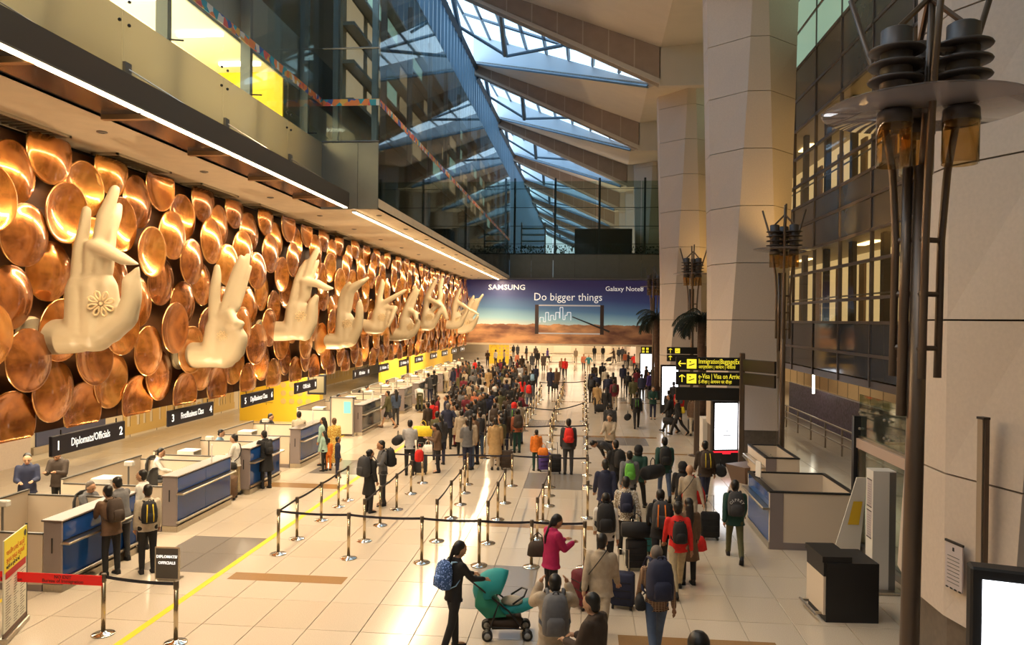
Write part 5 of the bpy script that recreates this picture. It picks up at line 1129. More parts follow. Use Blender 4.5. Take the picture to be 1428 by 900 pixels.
def person(px, py, h, face, pose, top, tc_, legc, hair='short', who='man', bag=None, lb=None, legs='trousers', fine=False, zf=None, tpat=None, skin=None, shoe='black', place='', hc=None, at=None):
    J = SK[pose]; s = h / 1.72
    htop = (J['head'].z + J['dz'] + .118) * s
    off = Matrix.Rotation(math.radians(face), 3, 'Z') @ (Vector((J['head'].x, J['head'].y, 0)) * s)
    if at is None: w_ = on_z(px, py, htop); x, y = w_.x - off.x, w_.y - off.y
    else: x, y = at
    garm = {'shirt': 'shirt', 'jacket': 'jacket', 'coat': 'long coat', 'kurta': 'long tunic', 'puffer': 'puffer coat', 'dress': 'long dress'}[top]
    verb = {'stand': 'standing', 'wait': 'waiting with hands together', 'walk': 'walking', 'walk2': 'walking', 'pull': 'pulling luggage', 'phone': 'looking at a phone', 'counter': 'leaning at a counter', 'push': 'pushing', 'bend': 'bending over', 'sit': 'seated', 'photo': 'raising both hands', 'hip': 'standing with hands on hips'}[pose]
    PEOPLE.append([None, px, py, (tpat + '-patterned ' if tpat == 'print' else (tpat + ' ' if tpat else '')) + tc_ + ' ' + garm, legc, verb, place, lb])
    r = thing('person', lb or '', 'person', (x, y, 0), math.radians(face), 'people in the hall'); r.scale = (s, s, s); PEOPLE[-1][0] = r
    sk = skin or R.choice((M_skin, M_skin, M_skinl)); inst('body', part_mesh('body', pose), r, sk)
    hm_ = {'grey': M_hairg, 'white': cloth('white'), 'red': cloth('red')}.get(hc, cloth(hc) if hc in CL else M_hair)
    if hair != 'bald': inst('hair', part_mesh('hair', pose, hair), r, hm_)
    inst('top', part_mesh('top', pose, top), r, cloth(tc_, tpat))
    if legs != 'none': inst(legs, part_mesh('legs', pose, legs), r, cloth(legc))
    for k in 'LR': inst('shoe', part_mesh('shoe', pose, k), r, cloth(shoe))
    PM = Matrix.Translation((x, y, 0)) @ Matrix.Rotation(math.radians(face), 4, 'Z') @ Matrix.Scale(s, 4)
    if bag:
        for bg_ in (bag if isinstance(bag, list) else [bag]):
            k = bg_[0]; sz = 1.0
            if not isinstance(bg_[-1], str): sz = bg_[-1]; bg_ = bg_[:-1]
            desc = bg_[-1]
            if k == 'pack': backpack(PM, pose, bg_[1], desc, bg_[2], bg_[3], bg_[4] if len(bg_) > 5 else None, {'puffer': .05, 'jacket': .02, 'coat': .02}.get(top, 0))
            elif k == 'case':
                q = PM @ Vector((bg_[2], bg_[3], 0)); suitcase(q.x, q.y, math.radians(face + bg_[4]), bg_[1], desc, sz)
            elif k in ('hand', 'duf'):
                q = PM @ Vector((bg_[2], bg_[3], bg_[4])); handbag(q.x, q.y, q.z, math.radians(face + bg_[5]), bg_[1], desc, sz, k == 'duf')
            elif k == 'sling':
                t = thing('sling_bag', desc, 'bag', group='carried bags'); inst('strap', BG['sling'], t, cloth(bg_[1])); inst('bag_body', BG['hand'], t, cloth(bg_[1])).matrix_local = Matrix.Translation((-.24, .02, .80)) @ Matrix.Rotation(1.4, 4, 'Z') @ Matrix.Scale(.75, 4); setm(t, PM)
    return r
# ================================================================== nine giant hand sculptures on the copper wall
M_hand = mat('cream_plaster_hand', (.52, .43, .29), .42, var=.05, vs=2, bump=.06, bs=5)
M_flow = mat('gold_cream_relief', (.72, .55, .32), .35)
def giant(i, sc, ox, oy, wrist, palm, fingers, thumb, flower, lb, vox):
    cv = lambda x, y: (x / sc + ox, y / sc + oy)
    a0 = on_x(*cv(*wrist[0][:2]), XW + .55); Y = a0.y
    zc = (on_y(*cv(*palm[0][0][:2]), Y) - CAM).dot(_f); k = zc / FPX / sc
    def pt(x, y, w=0.0): q = on_y(*cv(x, y), Y - w); return q
    def rr(r): return r * k
    b = MB()
    w0, w1 = pt(*wrist[0][:2]), pt(*wrist[1][:2])
    wall = Vector((XW + .02, w0.y + .15, w0.z))
    b.tube([wall, w0, w1], [rr(wrist[2]) * 1.02, rr(wrist[2]), rr(wrist[2]) * .96], 16)
    b.ball(w1, rr(wrist[2]) * .98, 14)
    U = rr(100)
    for c in palm:
        (x0, y0, r0), (x1, y1, r1) = c
        b.cap(pt(x0, y0), rr(r0), pt(x1, y1), rr(r1), 14)
        for t in (.33, .66): pass
    # web between the finger roots
    for p_, q_ in zip(palm, palm[1:]):
        b.cap(pt(*p_[1][:2]), rr(p_[1][2]) * .9, pt(*q_[1][:2]), rr(q_[1][2]) * .9, 12); b.cap(pt(*p_[0][:2]), rr(p_[0][2]) * .95, pt(*q_[0][:2]), rr(q_[0][2]) * .95, 12)
    for ws, f in fingers:
        n = len(f)
        for j in range(n - 1):
            (x0, y0, r0), (x1, y1, r1) = f[j], f[j + 1]; wa, wb = U * ws * j / (n - 1), U * ws * (j + 1) / (n - 1)
            b.cap(pt(x0, y0, wa), rr(r0), pt(x1, y1, wb), rr(r1), 12)
        x, y, r = f[0]; pb = pt((palm[0][1][0] + x) / 2, (palm[0][1][1] + y) / 2 + 20); b.cap(pb, rr(r) * 1.1, pt(x, y), rr(r), 12)
    n = len(thumb)
    for j in range(n - 1):
        (x0, y0, r0), (x1, y1, r1) = thumb[j], thumb[j + 1]
        b.cap(pt(x0, y0, U * .35 * j / (n - 1)), rr(r0), pt(x1, y1, U * .35 * (j + 1) / (n - 1)), rr(r1), 14)
    me = remesh(b, vox, 'hand', M_hand, 5)
    t = thing('hand_sculpture', lb, 'sculpture', (XW, Y, w0.z), 0, 'giant hand sculptures')
    T = Matrix.Translation((-XW, -Y, -w0.z)); me.transform(T)
    link('hand', me, t)
    cu = MB().lathe([(rr(wrist[2]) * 1.12, 0), (rr(wrist[2]) * 1.16, .04), (rr(wrist[2]) * 1.05, .09)], n=24).build('wall_collar', M_flow, t, True); cu.matrix_local = Matrix.Translation((0, .15, 0)) @ Matrix.Rotation(PI / 2, 4, 'Y')
    # flower relief standing on the palm
    fx, fy, fr = flower; R_ = rr(fr); surf = max(rr(palm[0][1][2]), rr(palm[-1][1][2])) * 1.02
    c0 = pt(fx, fy, surf); o = MB(); 
    for q in range(8):
        a = 2 * PI * q / 8 + .3; pts = []
        for s in range(9):
            u_ = s / 8 * 2 * PI; rad = R_ * (.60 - .36 * math.cos(u_)); th = a + .26 * math.sin(u_) * (1.0 if rad > .4 * R_ else .6)
            pts.append((rad * math.cos(th), -.02 * R_, rad * math.sin(th)))
        o.tube(pts, R_ * .075, 6)
    o.ball((0, 0, 0), R_ * .16, 10, (1, .6, 1)); o.lathe([(0.01, 0)] , n=3) if False else None
    fo = o.build('flower_relief', M_flow, t, True); fo.location = c0 - Vector((XW, Y, w0.z)); fo.rotation_euler = (.12, 0, .25)
    return t
HN = ['nearest giant hand sculpture, index finger bent to touch the thumb', 'second giant hand sculpture, two fingers folded and thumb tucked over the palm', 'third giant hand sculpture, one finger stretched sideways above the thumb', 'fourth giant hand sculpture, cupped open with upright thumb',
      'fifth giant hand sculpture, one finger pointing out to the right', 'sixth giant hand sculpture, ring finger folded down to the thumb', 'seventh giant hand sculpture, finger and thumb meeting in a ring', 'eighth giant hand sculpture, small and far with crossed fingertip', 'farthest giant hand sculpture, fingers fanned against the desert billboard']
giant(0, 3.33, 60, 230, ((30, 800), (160, 795), 84), [((185, 790, 80), (170, 575, 62)), ((245, 795, 78), (235, 570, 62)), ((310, 770, 62), (295, 560, 48))],
      [(.1, [(158, 530, 31), (168, 400, 30), (192, 290, 27), (202, 210, 21)]), (.0, [(262, 510, 26), (262, 330, 28), (285, 240, 34), (335, 115, 23)]), (-.5, [(305, 500, 22), (320, 320, 22), (340, 240, 24), (355, 190, 16)]), (.75, [(215, 500, 26), (222, 375, 30), (300, 400, 32), (375, 440, 27), (440, 462, 8)])],
      [(300, 770, 66), (385, 715, 52), (412, 620, 44), (412, 545, 42), (440, 480, 10)], (268, 645, 62), HN[0], .034)
giant(1, 4.5, 250, 330, ((95, 745), (185, 745), 82), [((215, 750, 78), (225, 560, 58)), ((285, 760, 72), (280, 570, 55)), ((335, 735, 62), (340, 590, 48))],
      [(.0, [(218, 520, 36), (222, 340, 36), (235, 250, 30), (237, 190, 20)]), (.1, [(285, 470, 34), (325, 330, 34), (365, 200, 28), (388, 130, 18)]), (-.3, [(330, 450, 30), (375, 320, 29), (410, 200, 26), (430, 120, 18)]), (-.6, [(360, 440, 26), (400, 320, 24), (445, 190, 14)]), (.6, [(255, 500, 32), (320, 492, 34), (345, 540, 28)])],
      [(350, 720, 60), (385, 640, 46), (360, 580, 36), (320, 555, 34), (385, 548, 26)], (268, 625, 34), HN[1], .04)
giant(2, 5.29, 370, 330, ((55, 698), (165, 700), 74), [((190, 700, 64), (200, 515, 46)), ((245, 710, 60), (245, 520, 44)), ((290, 690, 50), (295, 530, 38))],
      [(.0, [(205, 470, 32), (240, 330, 33), (275, 240, 28), (307, 185, 18)]), (.0, [(270, 460, 24), (310, 270, 27), (350, 165, 28), (385, 95, 22)]), (-.5, [(310, 450, 20), (345, 290, 22), (390, 180, 14)]), (.7, [(285, 450, 24), (290, 335, 30), (380, 345, 32), (440, 375, 26), (495, 385, 12)])],
      [(290, 720, 54), (340, 640, 44), (350, 560, 40), (350, 500, 38), (375, 450, 24)], (262, 590, 44), HN[2], .045)
giant(3, 5.29, 370, 330, ((450, 772), (540, 776), 60), [((560, 770, 54), (560, 585, 38)), ((600, 775, 50), (595, 590, 36)), ((635, 760, 42), (625, 600, 30))],
      [(.0, [(555, 540, 30), (572, 430, 28), (600, 375, 24), (620, 345, 16)]), (.3, [(590, 540, 24), (595, 430, 24), (640, 375, 28), (715, 328, 18)]), (.1, [(620, 545, 20), (640, 410, 20), (700, 350, 22), (755, 308, 15)])],
      [(630, 770, 46), (680, 690, 36), (695, 600, 32), (695, 540, 30), (695, 488, 20)], (603, 645, 38), HN[3], .05)
giant(4, 7.5, 500, 380, ((50, 560), (150, 575), 74), [((175, 590, 62), (190, 420, 46)), ((225, 590, 55), (230, 420, 44)), ((260, 560, 42), (265, 420, 34))],
      [(.0, [(205, 350, 36), (225, 230, 34), (245, 140, 30), (250, 85, 22)]), (.4, [(260, 320, 28), (350, 270, 28), (430, 225, 26), (495, 185, 16)]), (.9, [(290, 370, 26), (385, 375, 30), (350, 480, 24), (310, 570, 16)])],
      [(260, 560, 44), (300, 500, 30), (315, 430, 26), (290, 560, 18)], (245, 470, 46), HN[4], .06)
giant(5, 7.5, 500, 380, ((345, 650), (430, 655), 68), [((465, 655, 56), (470, 480, 40)), ((510, 660, 52), (505, 500, 36)), ((550, 640, 42), (540, 510, 30))],
      [(.0, [(490, 410, 34), (530, 300, 32), (575, 215, 28), (600, 150, 20)]), (-.3, [(540, 420, 22), (585, 300, 22), (625, 190, 18)]), (.7, [(525, 400, 28), (595, 430, 32), (605, 490, 24)])],
      [(560, 640, 42), (610, 580, 34), (625, 520, 26), (600, 480, 20)], (545, 570, 44), HN[5], .07)
giant(6, 7.5, 500, 380, ((640, 560), (690, 570), 45), [((695, 560, 52), (700, 420, 38)), ((735, 570, 46), (735, 430, 34)), ((770, 550, 36), (765, 440, 26))],
      [(.0, [(705, 360, 30), (730, 230, 32), (770, 150, 30), (805, 80, 22)]), (-.3, [(845, 330, 24), (860, 250, 28), (850, 170, 28), (875, 70, 24)]), (.5, [(710, 270, 28), (790, 305, 28), (860, 345, 16)]), (.3, [(850, 320, 26), (895, 400, 28), (925, 480, 22)])],
      [(770, 560, 38), (815, 490, 30), (840, 430, 28), (862, 370, 14)], (740, 470, 44), HN[6], .075)
giant(7, 7.5, 500, 380, ((905, 540), (975, 555), 46), [((995, 550, 44), (1005, 420, 32)), ((1030, 555, 40), (1030, 440, 28)), ((1055, 540, 32), (1050, 450, 24))],
      [(.0, [(1000, 360, 28), (1025, 270, 26), (1060, 180, 20)]), (.5, [(1035, 310, 22), (1100, 350, 24), (1150, 378, 12)]), (.2, [(1140, 375, 14), (1200, 408, 18), (1258, 442, 12)])],
      [(1060, 545, 34), (1100, 470, 26), (1140, 400, 16)], (1035, 500, 36), HN[7], .08)
giant(8, 7.5, 500, 380, ((1025, 600), (1080, 605), 42), [((1090, 605, 40), (1110, 490, 32)), ((1130, 600, 38), (1145, 480, 28)), ((1165, 590, 32), (1180, 500, 24))],
      [(.0, [(1130, 430, 26), (1165, 320, 24), (1205, 248, 14)]), (.0, [(1180, 430, 22), (1210, 340, 20), (1235, 280, 14)]), (.0, [(1210, 430, 20), (1250, 310, 20), (1300, 235, 14)])],
      [(1170, 590, 32), (1215, 530, 26), (1245, 460, 18)], (1140, 525, 38), HN[8], .08)
# ---------------- booth zone (left)
B1 = 'behind the nearest booth'
person(38, 634, 1.76, 215, 'wait', 'jacket', 'navy', 'navy', lb='bearded man in navy jacket holding a red item behind the nearest booth', skin=M_skinl)
person(79, 629, 1.74, 190, 'phone', 'jacket', 'dark brown', 'black', lb='person in dark brown jacket with white badge, half behind the Diplomats sign')
person(103, 671, 1.72, -100, 'sit', 'jacket', 'grey', 'dark grey', hc='grey', lb='seated grey-suited officer behind the nearest counter', at=(-11.15, 16.0))
person(150, 679, 1.72, 60, 'counter', 'jacket', 'brown', 'black', bag=('pack', 'dark brown', 1.1, None, 'dark brown backpack on the man in brown at the nearest counter'), lb='man in brown jacket at the nearest counter with dark backpack')
person(163, 667, 1.72, 70, 'counter', 'jacket', 'grey', 'dark grey', lb='person in grey hooded jacket beside the brown-jacketed man', hair='short')
person(197, 657, 1.72, 95, 'stand', 'shirt', 'white', 'black', lb='young man in white shirt in profile facing the nearest counter', skin=M_skinl)
person(206, 677, 1.72, 40, 'stand', 'shirt', 'cream', 'black', bag=('pack', 'black', 1.05, 'yellow', 'black backpack with yellow stripes on the white-shirted man'), lb='man in cream shirt carrying the yellow-striped backpack')
person(240, 630, 1.72, -80, 'sit', 'shirt', 'white', 'black', lb='seated officer in white shirt and tie behind the second counter', at=(-12.0, 20.25))
person(326, 607, 1.72, 95, 'wait', 'shirt', 'white', 'khaki', bag=[('sling', 'black', 'black shoulder bag on the man in khaki trousers'), ('case', 'brown', -.42, -.05, 10, 'brown upright suitcase beside the second counter')], lb='man with white sleeves and khaki trousers beside the brown suitcase')
person(368, 602, 1.68, 50, 'counter', 'coat', 'black', 'black', bag=('pack', 'black', .9, None, 'black backpack on the person in the long black coat'), lb='person in long black padded coat at the third counter')
person(317, 603, 1.72, -80, 'sit', 'shirt', 'light blue', 'navy', lb='seated officer in pale blue shirt behind the third counter', at=(-12.05, 23.9))
person(388, 580, 1.72, -90, 'sit', 'jacket', 'dark grey', 'black', lb='seated officer in dark jacket behind the fourth counter', at=(-12.15, 28.1))
person(417, 575, 1.74, 20, 'counter', 'shirt', 'cream', 'denim blue', lb='man in cream long-sleeved top and faded jeans at the fourth counter', skin=M_skinl, shoe='light grey')
person(450, 583, 1.62, 80, 'stand', 'kurta', 'mint', 'cream', 'long', lb='woman in mint top with long black hair near the green door panel')
person(452, 602, 1.30, 70, 'stand', 'shirt', 'mint', 'black', 'long', lb='girl in mint top and black leggings')
person(466, 584, 1.60, 30, 'stand', 'dress', 'gold', 'gold', 'bun', lb='woman in gold and orange sari beside the boy in navy', tpat='print', hc='brown')
person(458, 612, 1.05, 40, 'stand', 'shirt', 'orange', 'orange', lb='small child in orange between the girl and the sari')
person(472, 610, 1.28, -60, 'stand', 'shirt', 'navy', 'navy', lb='boy in navy clothes beside the gold sari')
person(479, 552, 1.72, -90, 'sit', 'shirt', 'dark grey', 'black', lb='seated officer leaning behind the fifth counter', at=(-12.05, 35.9))
person(517, 541, 1.72, -90, 'sit', 'jacket', 'dark grey', 'black', lb='seated officer in dark jacket behind the seventh counter', at=(-11.9, 40.2))
person(543, 533, 1.72, -90, 'sit', 'shirt', 'white', 'black', lb='seated officer in white behind the eighth counter', at=(-11.9, 44.5))
person(540, 546, 1.74, 100, 'walk', 'jacket', 'olive', 'dark grey', legs='shorts', lb='man in dark shirt and shorts striding across near the fifth counter', shoe='brown')
person(552, 544, 1.66, 30, 'stand', 'shirt', 'denim blue', 'dark grey', 'long', lb='woman in denim jacket behind the man in shorts')
person(574, 546, 1.74, 20, 'bend', 'shirt', 'white', 'olive', lb='man in white top bending over his bag at the seventh counter', at=(-9.0, 40.9), bag=('duf', 'black', .1, .45, 0, 0, 'black bag on the floor under the bending man'))
M6 = 'at the eighth counter'
person(597, 521, 1.76, 60, 'counter', 'jacket', 'dark grey', 'navy', place=M6); person(605, 517, 1.76, 40, 'stand', 'jacket', 'black', 'black', place=M6)
person(621, 513, 1.74, 40, 'counter', 'shirt', 'cream', 'khaki', lb='balding man in cream shirt and khaki trousers at a far counter', hc='grey')
person(616, 507, 1.72, -90, 'sit', 'shirt', 'white', 'black', at=(-11.8, 48), lb='seated officer in white behind the ninth counter')
person(627, 507, 1.72, -90, 'sit', 'shirt', 'white', 'black', at=(-11.8, 52), lb='seated officer in white behind the tenth counter')
person(640, 500, 1.74, 150, 'stand', 'shirt', 'white', 'black', lb='officer standing in white shirt before the yellow wall')
FC = 'at the far counters'
person(632, 513, 1.7, 60, 'stand', 'jacket', 'navy', 'navy', place=FC, hair='hood', hc='dark grey'); person(638, 509, 1.7, 30, 'stand', 'kurta', 'maroon', 'dark brown', 'long', place=FC); person(645, 506, 1.7, 30, 'stand', 'jacket', 'brown', 'grey', place=FC)
person(649, 503, 1.72, 60, 'stand', 'jacket', 'dark grey', 'black', place=FC); person(653, 505, 1.78, 90, 'wait', 'jacket', 'olive', 'black', place=FC)
person(662, 502, 1.68, 60, 'stand', 'jacket', 'red', 'black', lb='person in red jacket against the yellow wall'); person(666, 499, 1.74, 40, 'stand', 'shirt', 'white', 'khaki', bag=('pack', 'black', .9, None, 'black bag on the white-shirted man beside the red jacket'), lb='man in white shirt behind the red jacket at the yellow wall')
# ---------------- people in the open left floor
person(517, 628, 1.62, -35, 'stand', 'kurta', 'black', 'black', 'bun', lb='woman in black with a big grey backpack beside the man adjusting her strap', bag=('pack', 'dark grey', 1.35, None, 'big dark grey backpack on the woman in black'), at=None)
person(531, 616, 1.74, 120, 'wait', 'shirt', 'grey', 'dark grey', lb='man in grey T-shirt with black backpack facing the woman in black', bag=('pack', 'black', 1.2, None, 'black backpack on the man in the grey T-shirt'))
bp_ = thing('red_bag', 'bright red child bag hanging between the couple near the left belts', 'bag', (-4.75, 21.6, .95), .6); inst('bag_body', BG['pack'], bp_, cloth('red')).scale = (.8, .8, .75); inst('carry_loop', BG['loop'], bp_, cloth('red'))
person(572, 587, 1.76, 10, 'wait', 'shirt', 'light grey', 'black', lb='man in pale grey shirt waiting before the second belt row', bag=[('case', 'dark grey', .35, .15, 0, 'dark upright suitcase beside the man in pale grey'), ('duf', 'black', -.38, .05, .95, 80, 'black bag under the arm of the man in pale grey')])
person(606, 592, 1.62, 110, 'phone', 'jacket', 'brown', 'black', 'long', lb='woman in brown hooded jacket looking at her phone by the second belt row', bag=('hand', 'black', .22, -.05, .75, 90, 'black shoulder bag on the woman with the phone'))
yb = on_z(590, 626); handbag(yb.x, yb.y, .45, 0, 'yellow', 'bright yellow bag resting on luggage behind the pale grey shirt', 1.4, True); wbg = on_z(597, 632); handbag(wbg.x, wbg.y, 0, .2, 'white', 'white shopping bag with red print held near the floor', 1.2)
suitcase(yb.x - .1, yb.y + .05, 0, 'black', 'black suitcase carrying the yellow bag', .75, False)
# ---------------- the dense crowd
CR = 'in the crowd'
person(603, 557, 1.76, 20, 'stand', 'shirt', 'red', 'brown', lb='man in bright red sweater with black strap at the front of the crowd', bag=('sling', 'black', 'black sling strap across the red sweater'))
person(596, 562, 1.66, 60, 'stand', 'jacket', 'dark brown', 'black', place='beside the bright red sweater')
person(625, 563, 1.76, 10, 'hip', 'jacket', 'navy', 'black', lb='balding man in navy blue jacket with hand on hip in the crowd front', hc='grey')
person(636, 565, 1.64, 60, 'stand', 'kurta', 'cream', 'maroon', place='behind the balding man')
person(652, 565, 1.7, 60, 'phone', 'jacket', 'dark grey', 'black', place='behind the green-grey trolley')
person(657, 561, 1.66, 20, 'stand', 'jacket', 'black', 'navy', place=CR)
person(670, 551, 1.76, 170, 'stand', 'jacket', 'black', 'black', lb='man in dark suit and white shirt facing the camera in the crowd')
person(679, 550, 1.7, 10, 'stand', 'jacket', 'navy', 'black', place=CR)
g_ = on_z(645, 614); suitcase(g_.x, g_.y, 0, 'dark green', 'green-grey suitcase topped by pale items in front of the crowd', 1.15, False)
CROWD = [(611, 552, 'maroon', 'stand', 'shirt', -60), (622, 552, 'navy', 'stand', 'jacket', 90), (628, 550, 'tan', 'stand', 'shirt', 70), (636, 551, 'dark brown', 'stand', 'jacket', 10), (650, 551, 'maroon', 'wait', 'shirt', 170), (655, 531, 'dark grey', 'stand', 'jacket', 10),
 (659, 531, 'beige', 'stand', 'jacket', 40), (668, 522, 'black', 'stand', 'jacket', 80), (666, 538, 'olive', 'wait', 'jacket', 150), (672, 541, 'navy', 'stand', 'jacket', 20), (681, 515, 'tan', 'stand', 'coat', 20), (687, 512, 'dark brown', 'stand', 'jacket', 30),
 (697, 516, 'blue', 'stand', 'jacket', 10), (693, 506, 'dark grey', 'stand', 'jacket', 60), (697, 502, 'maroon', 'wait', 'shirt', 160), (702, 501, 'black', 'stand', 'coat', -20), (686, 530, 'dark brown', 'stand', 'jacket', -80), (690, 526, 'black', 'stand', 'jacket', 30),
 (707, 522, 'beige', 'wait', 'jacket', 150), (709, 516, 'black', 'stand', 'jacket', 10), (716, 515, 'dark grey', 'wait', 'jacket', 170), (714, 512, 'rust', 'stand', 'shirt', 60), (719, 510, 'dark brown', 'stand', 'jacket', 120), (725, 509, 'light grey', 'wait', 'jacket', 150),
 (716, 505, 'black', 'stand', 'jacket', 40), (721, 502, 'maroon', 'stand', 'jacket', 80), (731, 507, 'black', 'stand', 'jacket', 10), (736, 504, 'beige', 'stand', 'coat', 30), (725, 520, 'dark grey', 'wait', 'jacket', 170), (728, 527, 'red', 'stand', 'shirt', 20),
 (742, 516, 'black', 'stand', 'jacket', 10), (742, 493, 'dark grey', 'stand', 'coat', 0), (747, 483, 'dark brown', 'stand', 'jacket', 10), (703, 488, 'beige', 'stand', 'shirt', 80), (708, 482, 'dark grey', 'stand', 'jacket', -60), (716, 481, 'black', 'stand', 'jacket', 20),
 (722, 481, 'dark grey', 'stand', 'coat', 10), (734, 483, 'black', 'stand', 'jacket', 70), (691, 488, 'white', 'stand', 'shirt', 60), (680, 489, 'dark brown', 'wait', 'jacket', 170), (673, 541, 'dark grey', 'stand', 'jacket', 10), (691, 555, 'beige', 'stand', 'shirt', 60),
 (702, 565, 'black', 'stand', 'jacket', 0), (709, 551, 'dark brown', 'stand', 'jacket', 20), (715, 556, 'dark grey', 'stand', 'jacket', 10), (721, 552, 'black', 'stand', 'jacket', 0), (704, 572, 'dark brown', 'stand', 'jacket', 10), (698, 545, 'olive', 'stand', 'jacket', 20),
 (684, 545, 'navy', 'stand', 'jacket', 40), (662, 546, 'rust', 'stand', 'shirt', 160), (700, 535, 'dark grey', 'stand', 'jacket', 20), (712, 538, 'black', 'stand', 'jacket', 0), (720, 535, 'dark brown', 'stand', 'jacket', 40), (693, 538, 'black', 'wait', 'jacket', 170),
 (677, 533, 'beige', 'stand', 'jacket', -60), (733, 518, 'dark grey', 'stand', 'jacket', 10), (747, 510, 'navy', 'stand', 'jacket', 0), (707, 510, 'black', 'stand', 'jacket', 30), (728, 496, 'dark brown', 'stand', 'jacket', 10), (721, 492, 'rust', 'stand', 'jacket', 40), (712, 497, 'grey', 'stand', 'jacket', 60), (643, 540, 'brown', 'stand', 'jacket', 60), (632, 538, 'dark grey', 'stand', 'jacket', 10)]
for i, (x, y, c, po, tp, f) in enumerate(CROWD):
    person(x, y, R.uniform(1.6, 1.76), f + R.uniform(-15, 15), po, tp, c, R.choice(('black', 'navy', 'dark grey', 'denim blue', 'brown')), R.choice(('short', 'short', 'short', 'long', 'bun')), place=CR)
person(690, 563, 1.72, 0, 'stand', 'shirt', 'light grey', 'black', lb='person in pale grey top with dark backpack low in the crowd', bag=('pack', 'dark brown', 1.3, None, 'large dark brown backpack low in the crowd'))
person(717, 562, 1.72, 5, 'stand', 'jacket', 'black', 'dark grey', 'hood', hc='red', lb='person with red hood thrown back among the crowd', bag=('pack', 'dark grey', 1.2, 'green', 'dark pack with green stripe below the red hood'))
person(725, 521, 1.7, 150, 'stand', 'jacket', 'dark brown', 'black', 'hood', hc='white', lb='person wearing a white cap in the far part of the crowd')
person(689, 540, 1.68, 110, 'stand', 'jacket', 'black', 'black', 'hood', hc='white', lb='person with white head covering in the crowd middle')
person(721, 572, 1.62, 20, 'stand', 'shirt', 'rust', 'dark green', lb='person in rust-orange top and green trousers at the crowd edge', bag=('pack', 'dark brown', 1.3, None, 'dark red-brown pack beside the rust-orange top'))
person(738, 531, 1.72, 0, 'walk', 'jacket', 'grey', 'denim blue', lb='person in grey with red backpack at the right edge of the crowd', bag=('pack', 'red', 1.1, None, 'red backpack at the right edge of the crowd'))
person(743, 516, 1.72, 0, 'stand', 'jacket', 'dark grey', 'black', lb='person carrying a light blue backpack in the far crowd', bag=('pack', 'light blue', 1.0, None, 'light blue backpack in the far crowd'))
person(691, 584, 1.72, 10, 'stand', 'coat', 'tan', 'beige', lb='woman in tan coat standing at the front of the crowd with dark luggage', bag=('case', 'dark brown', .4, .1, 0, 'dark brown suitcase beside the tan coat'))
wp = on_z(670, 541, 1.35); pp_ = tag(MB().box(-.22, .22, -.01, .01, -.15, .15).build('paper_sheet', M_paper), 'large white paper held up in the crowd', 'paper'); pp_.location = wp
# the rest of the dense crowd: close-packed, mostly dark clothes
taken = [(e[0].location.x, e[0].location.y) for e in PEOPLE]
extra = 0
for tries in range(900):
    if extra >= 46: break
    px, py = R.uniform(604, 742), R.uniform(506, 586)
    if px > 640 + (600 - py) * 1.1 + 45 or px < 600 + (590 - py) * .55: continue
    q = on_z(px, py, 1.68)
    if any((q.x - a) ** 2 + (q.y - b_) ** 2 < .42 for a, b_ in taken): continue
    taken.append((q.x, q.y)); extra += 1
    person(px, py, R.uniform(1.58, 1.76), R.choice((0, 10, 20, 40, 70, 160, -60)) + R.uniform(-15, 15), R.choice(('stand', 'stand', 'wait')), R.choice(('jacket', 'jacket', 'shirt', 'coat')), R.choice(('black', 'black', 'dark grey', 'dark brown', 'navy', 'olive', 'brown', 'maroon', 'beige', 'grey')), R.choice(('black', 'navy', 'dark grey', 'denim blue')), R.choice(('short', 'short', 'long', 'bun', 'tail')), place='deep in the crowd')
# ---------------- centre lanes
person(748, 600, 1.36, 15, 'stand', 'jacket', 'orange', 'dark green', lb='boy in orange jacket behind the second belt row', bag=('case', 'purple', .34, -.15, 0, 'purple suitcase topped by an orange bag beside the boy', 1.0))
ob = on_z(757, 662); handbag(ob.x, ob.y, .64, 0, 'orange', 'orange bag with a pale toy lying on the purple suitcase', .95)
person(793, 585, 1.80, 5, 'stand', 'jacket', 'dark grey', 'dark grey', lb='big man in dark jacket with red backpack behind the second belt row', bag=[('pack', 'red', 1.1, None, 'red backpack of the big man in the centre lane'), ('case', 'black', -.42, .1, 0, 'black suitcase left of the big man')])
person(768, 514, 1.78, 180, 'walk', 'coat', 'navy', 'black', lb='person in navy coat walking towards the camera in the centre lane', bag=('hand', 'black', -.3, .1, .35, 0, 'black handbag carried by the person in the navy coat', 1.3))
person(776, 514, 1.64, 180, 'stand', 'coat', 'brown', 'dark brown', 'long', lb='woman in brown coat beside the navy-coated walker')
person(788, 500, 1.74, 180, 'walk', 'jacket', 'red', 'dark grey', lb='person in open red jacket walking towards the camera'); person(783, 500, 1.6, 180, 'stand', 'shirt', 'rust', 'grey', place='beside the open red jacket')
person(764, 486, 1.7, -60, 'walk', 'jacket', 'purple', 'black', bag=('duf', 'black', .3, 0, .5, 0, 'black holdall of the purple-jacketed walker', .9), lb='person in purple-blue jacket walking in the far lanes'); person(758, 493, 1.72, 0, 'stand', 'coat', 'dark brown', 'black', place='in the far lanes'); person(750, 489, 1.72, 0, 'stand', 'jacket', 'black', 'black', place='in the far lanes')
person(814, 494, 1.7, 180, 'walk', 'jacket', 'rust', 'dark grey', lb='person in orange-brown jacket walking towards the camera in the far open floor'); person(821, 495, 1.7, 180, 'hip', 'shirt', 'teal', 'beige', lb='person in teal shirt with hands on hips in the far open floor'); person(829, 483, 1.74, 0, 'walk', 'jacket', 'black', 'black', place='far down the floor'); person(803, 486, 1.7, 180, 'stand', 'shirt', 'beige', 'khaki', place='far down the floor')
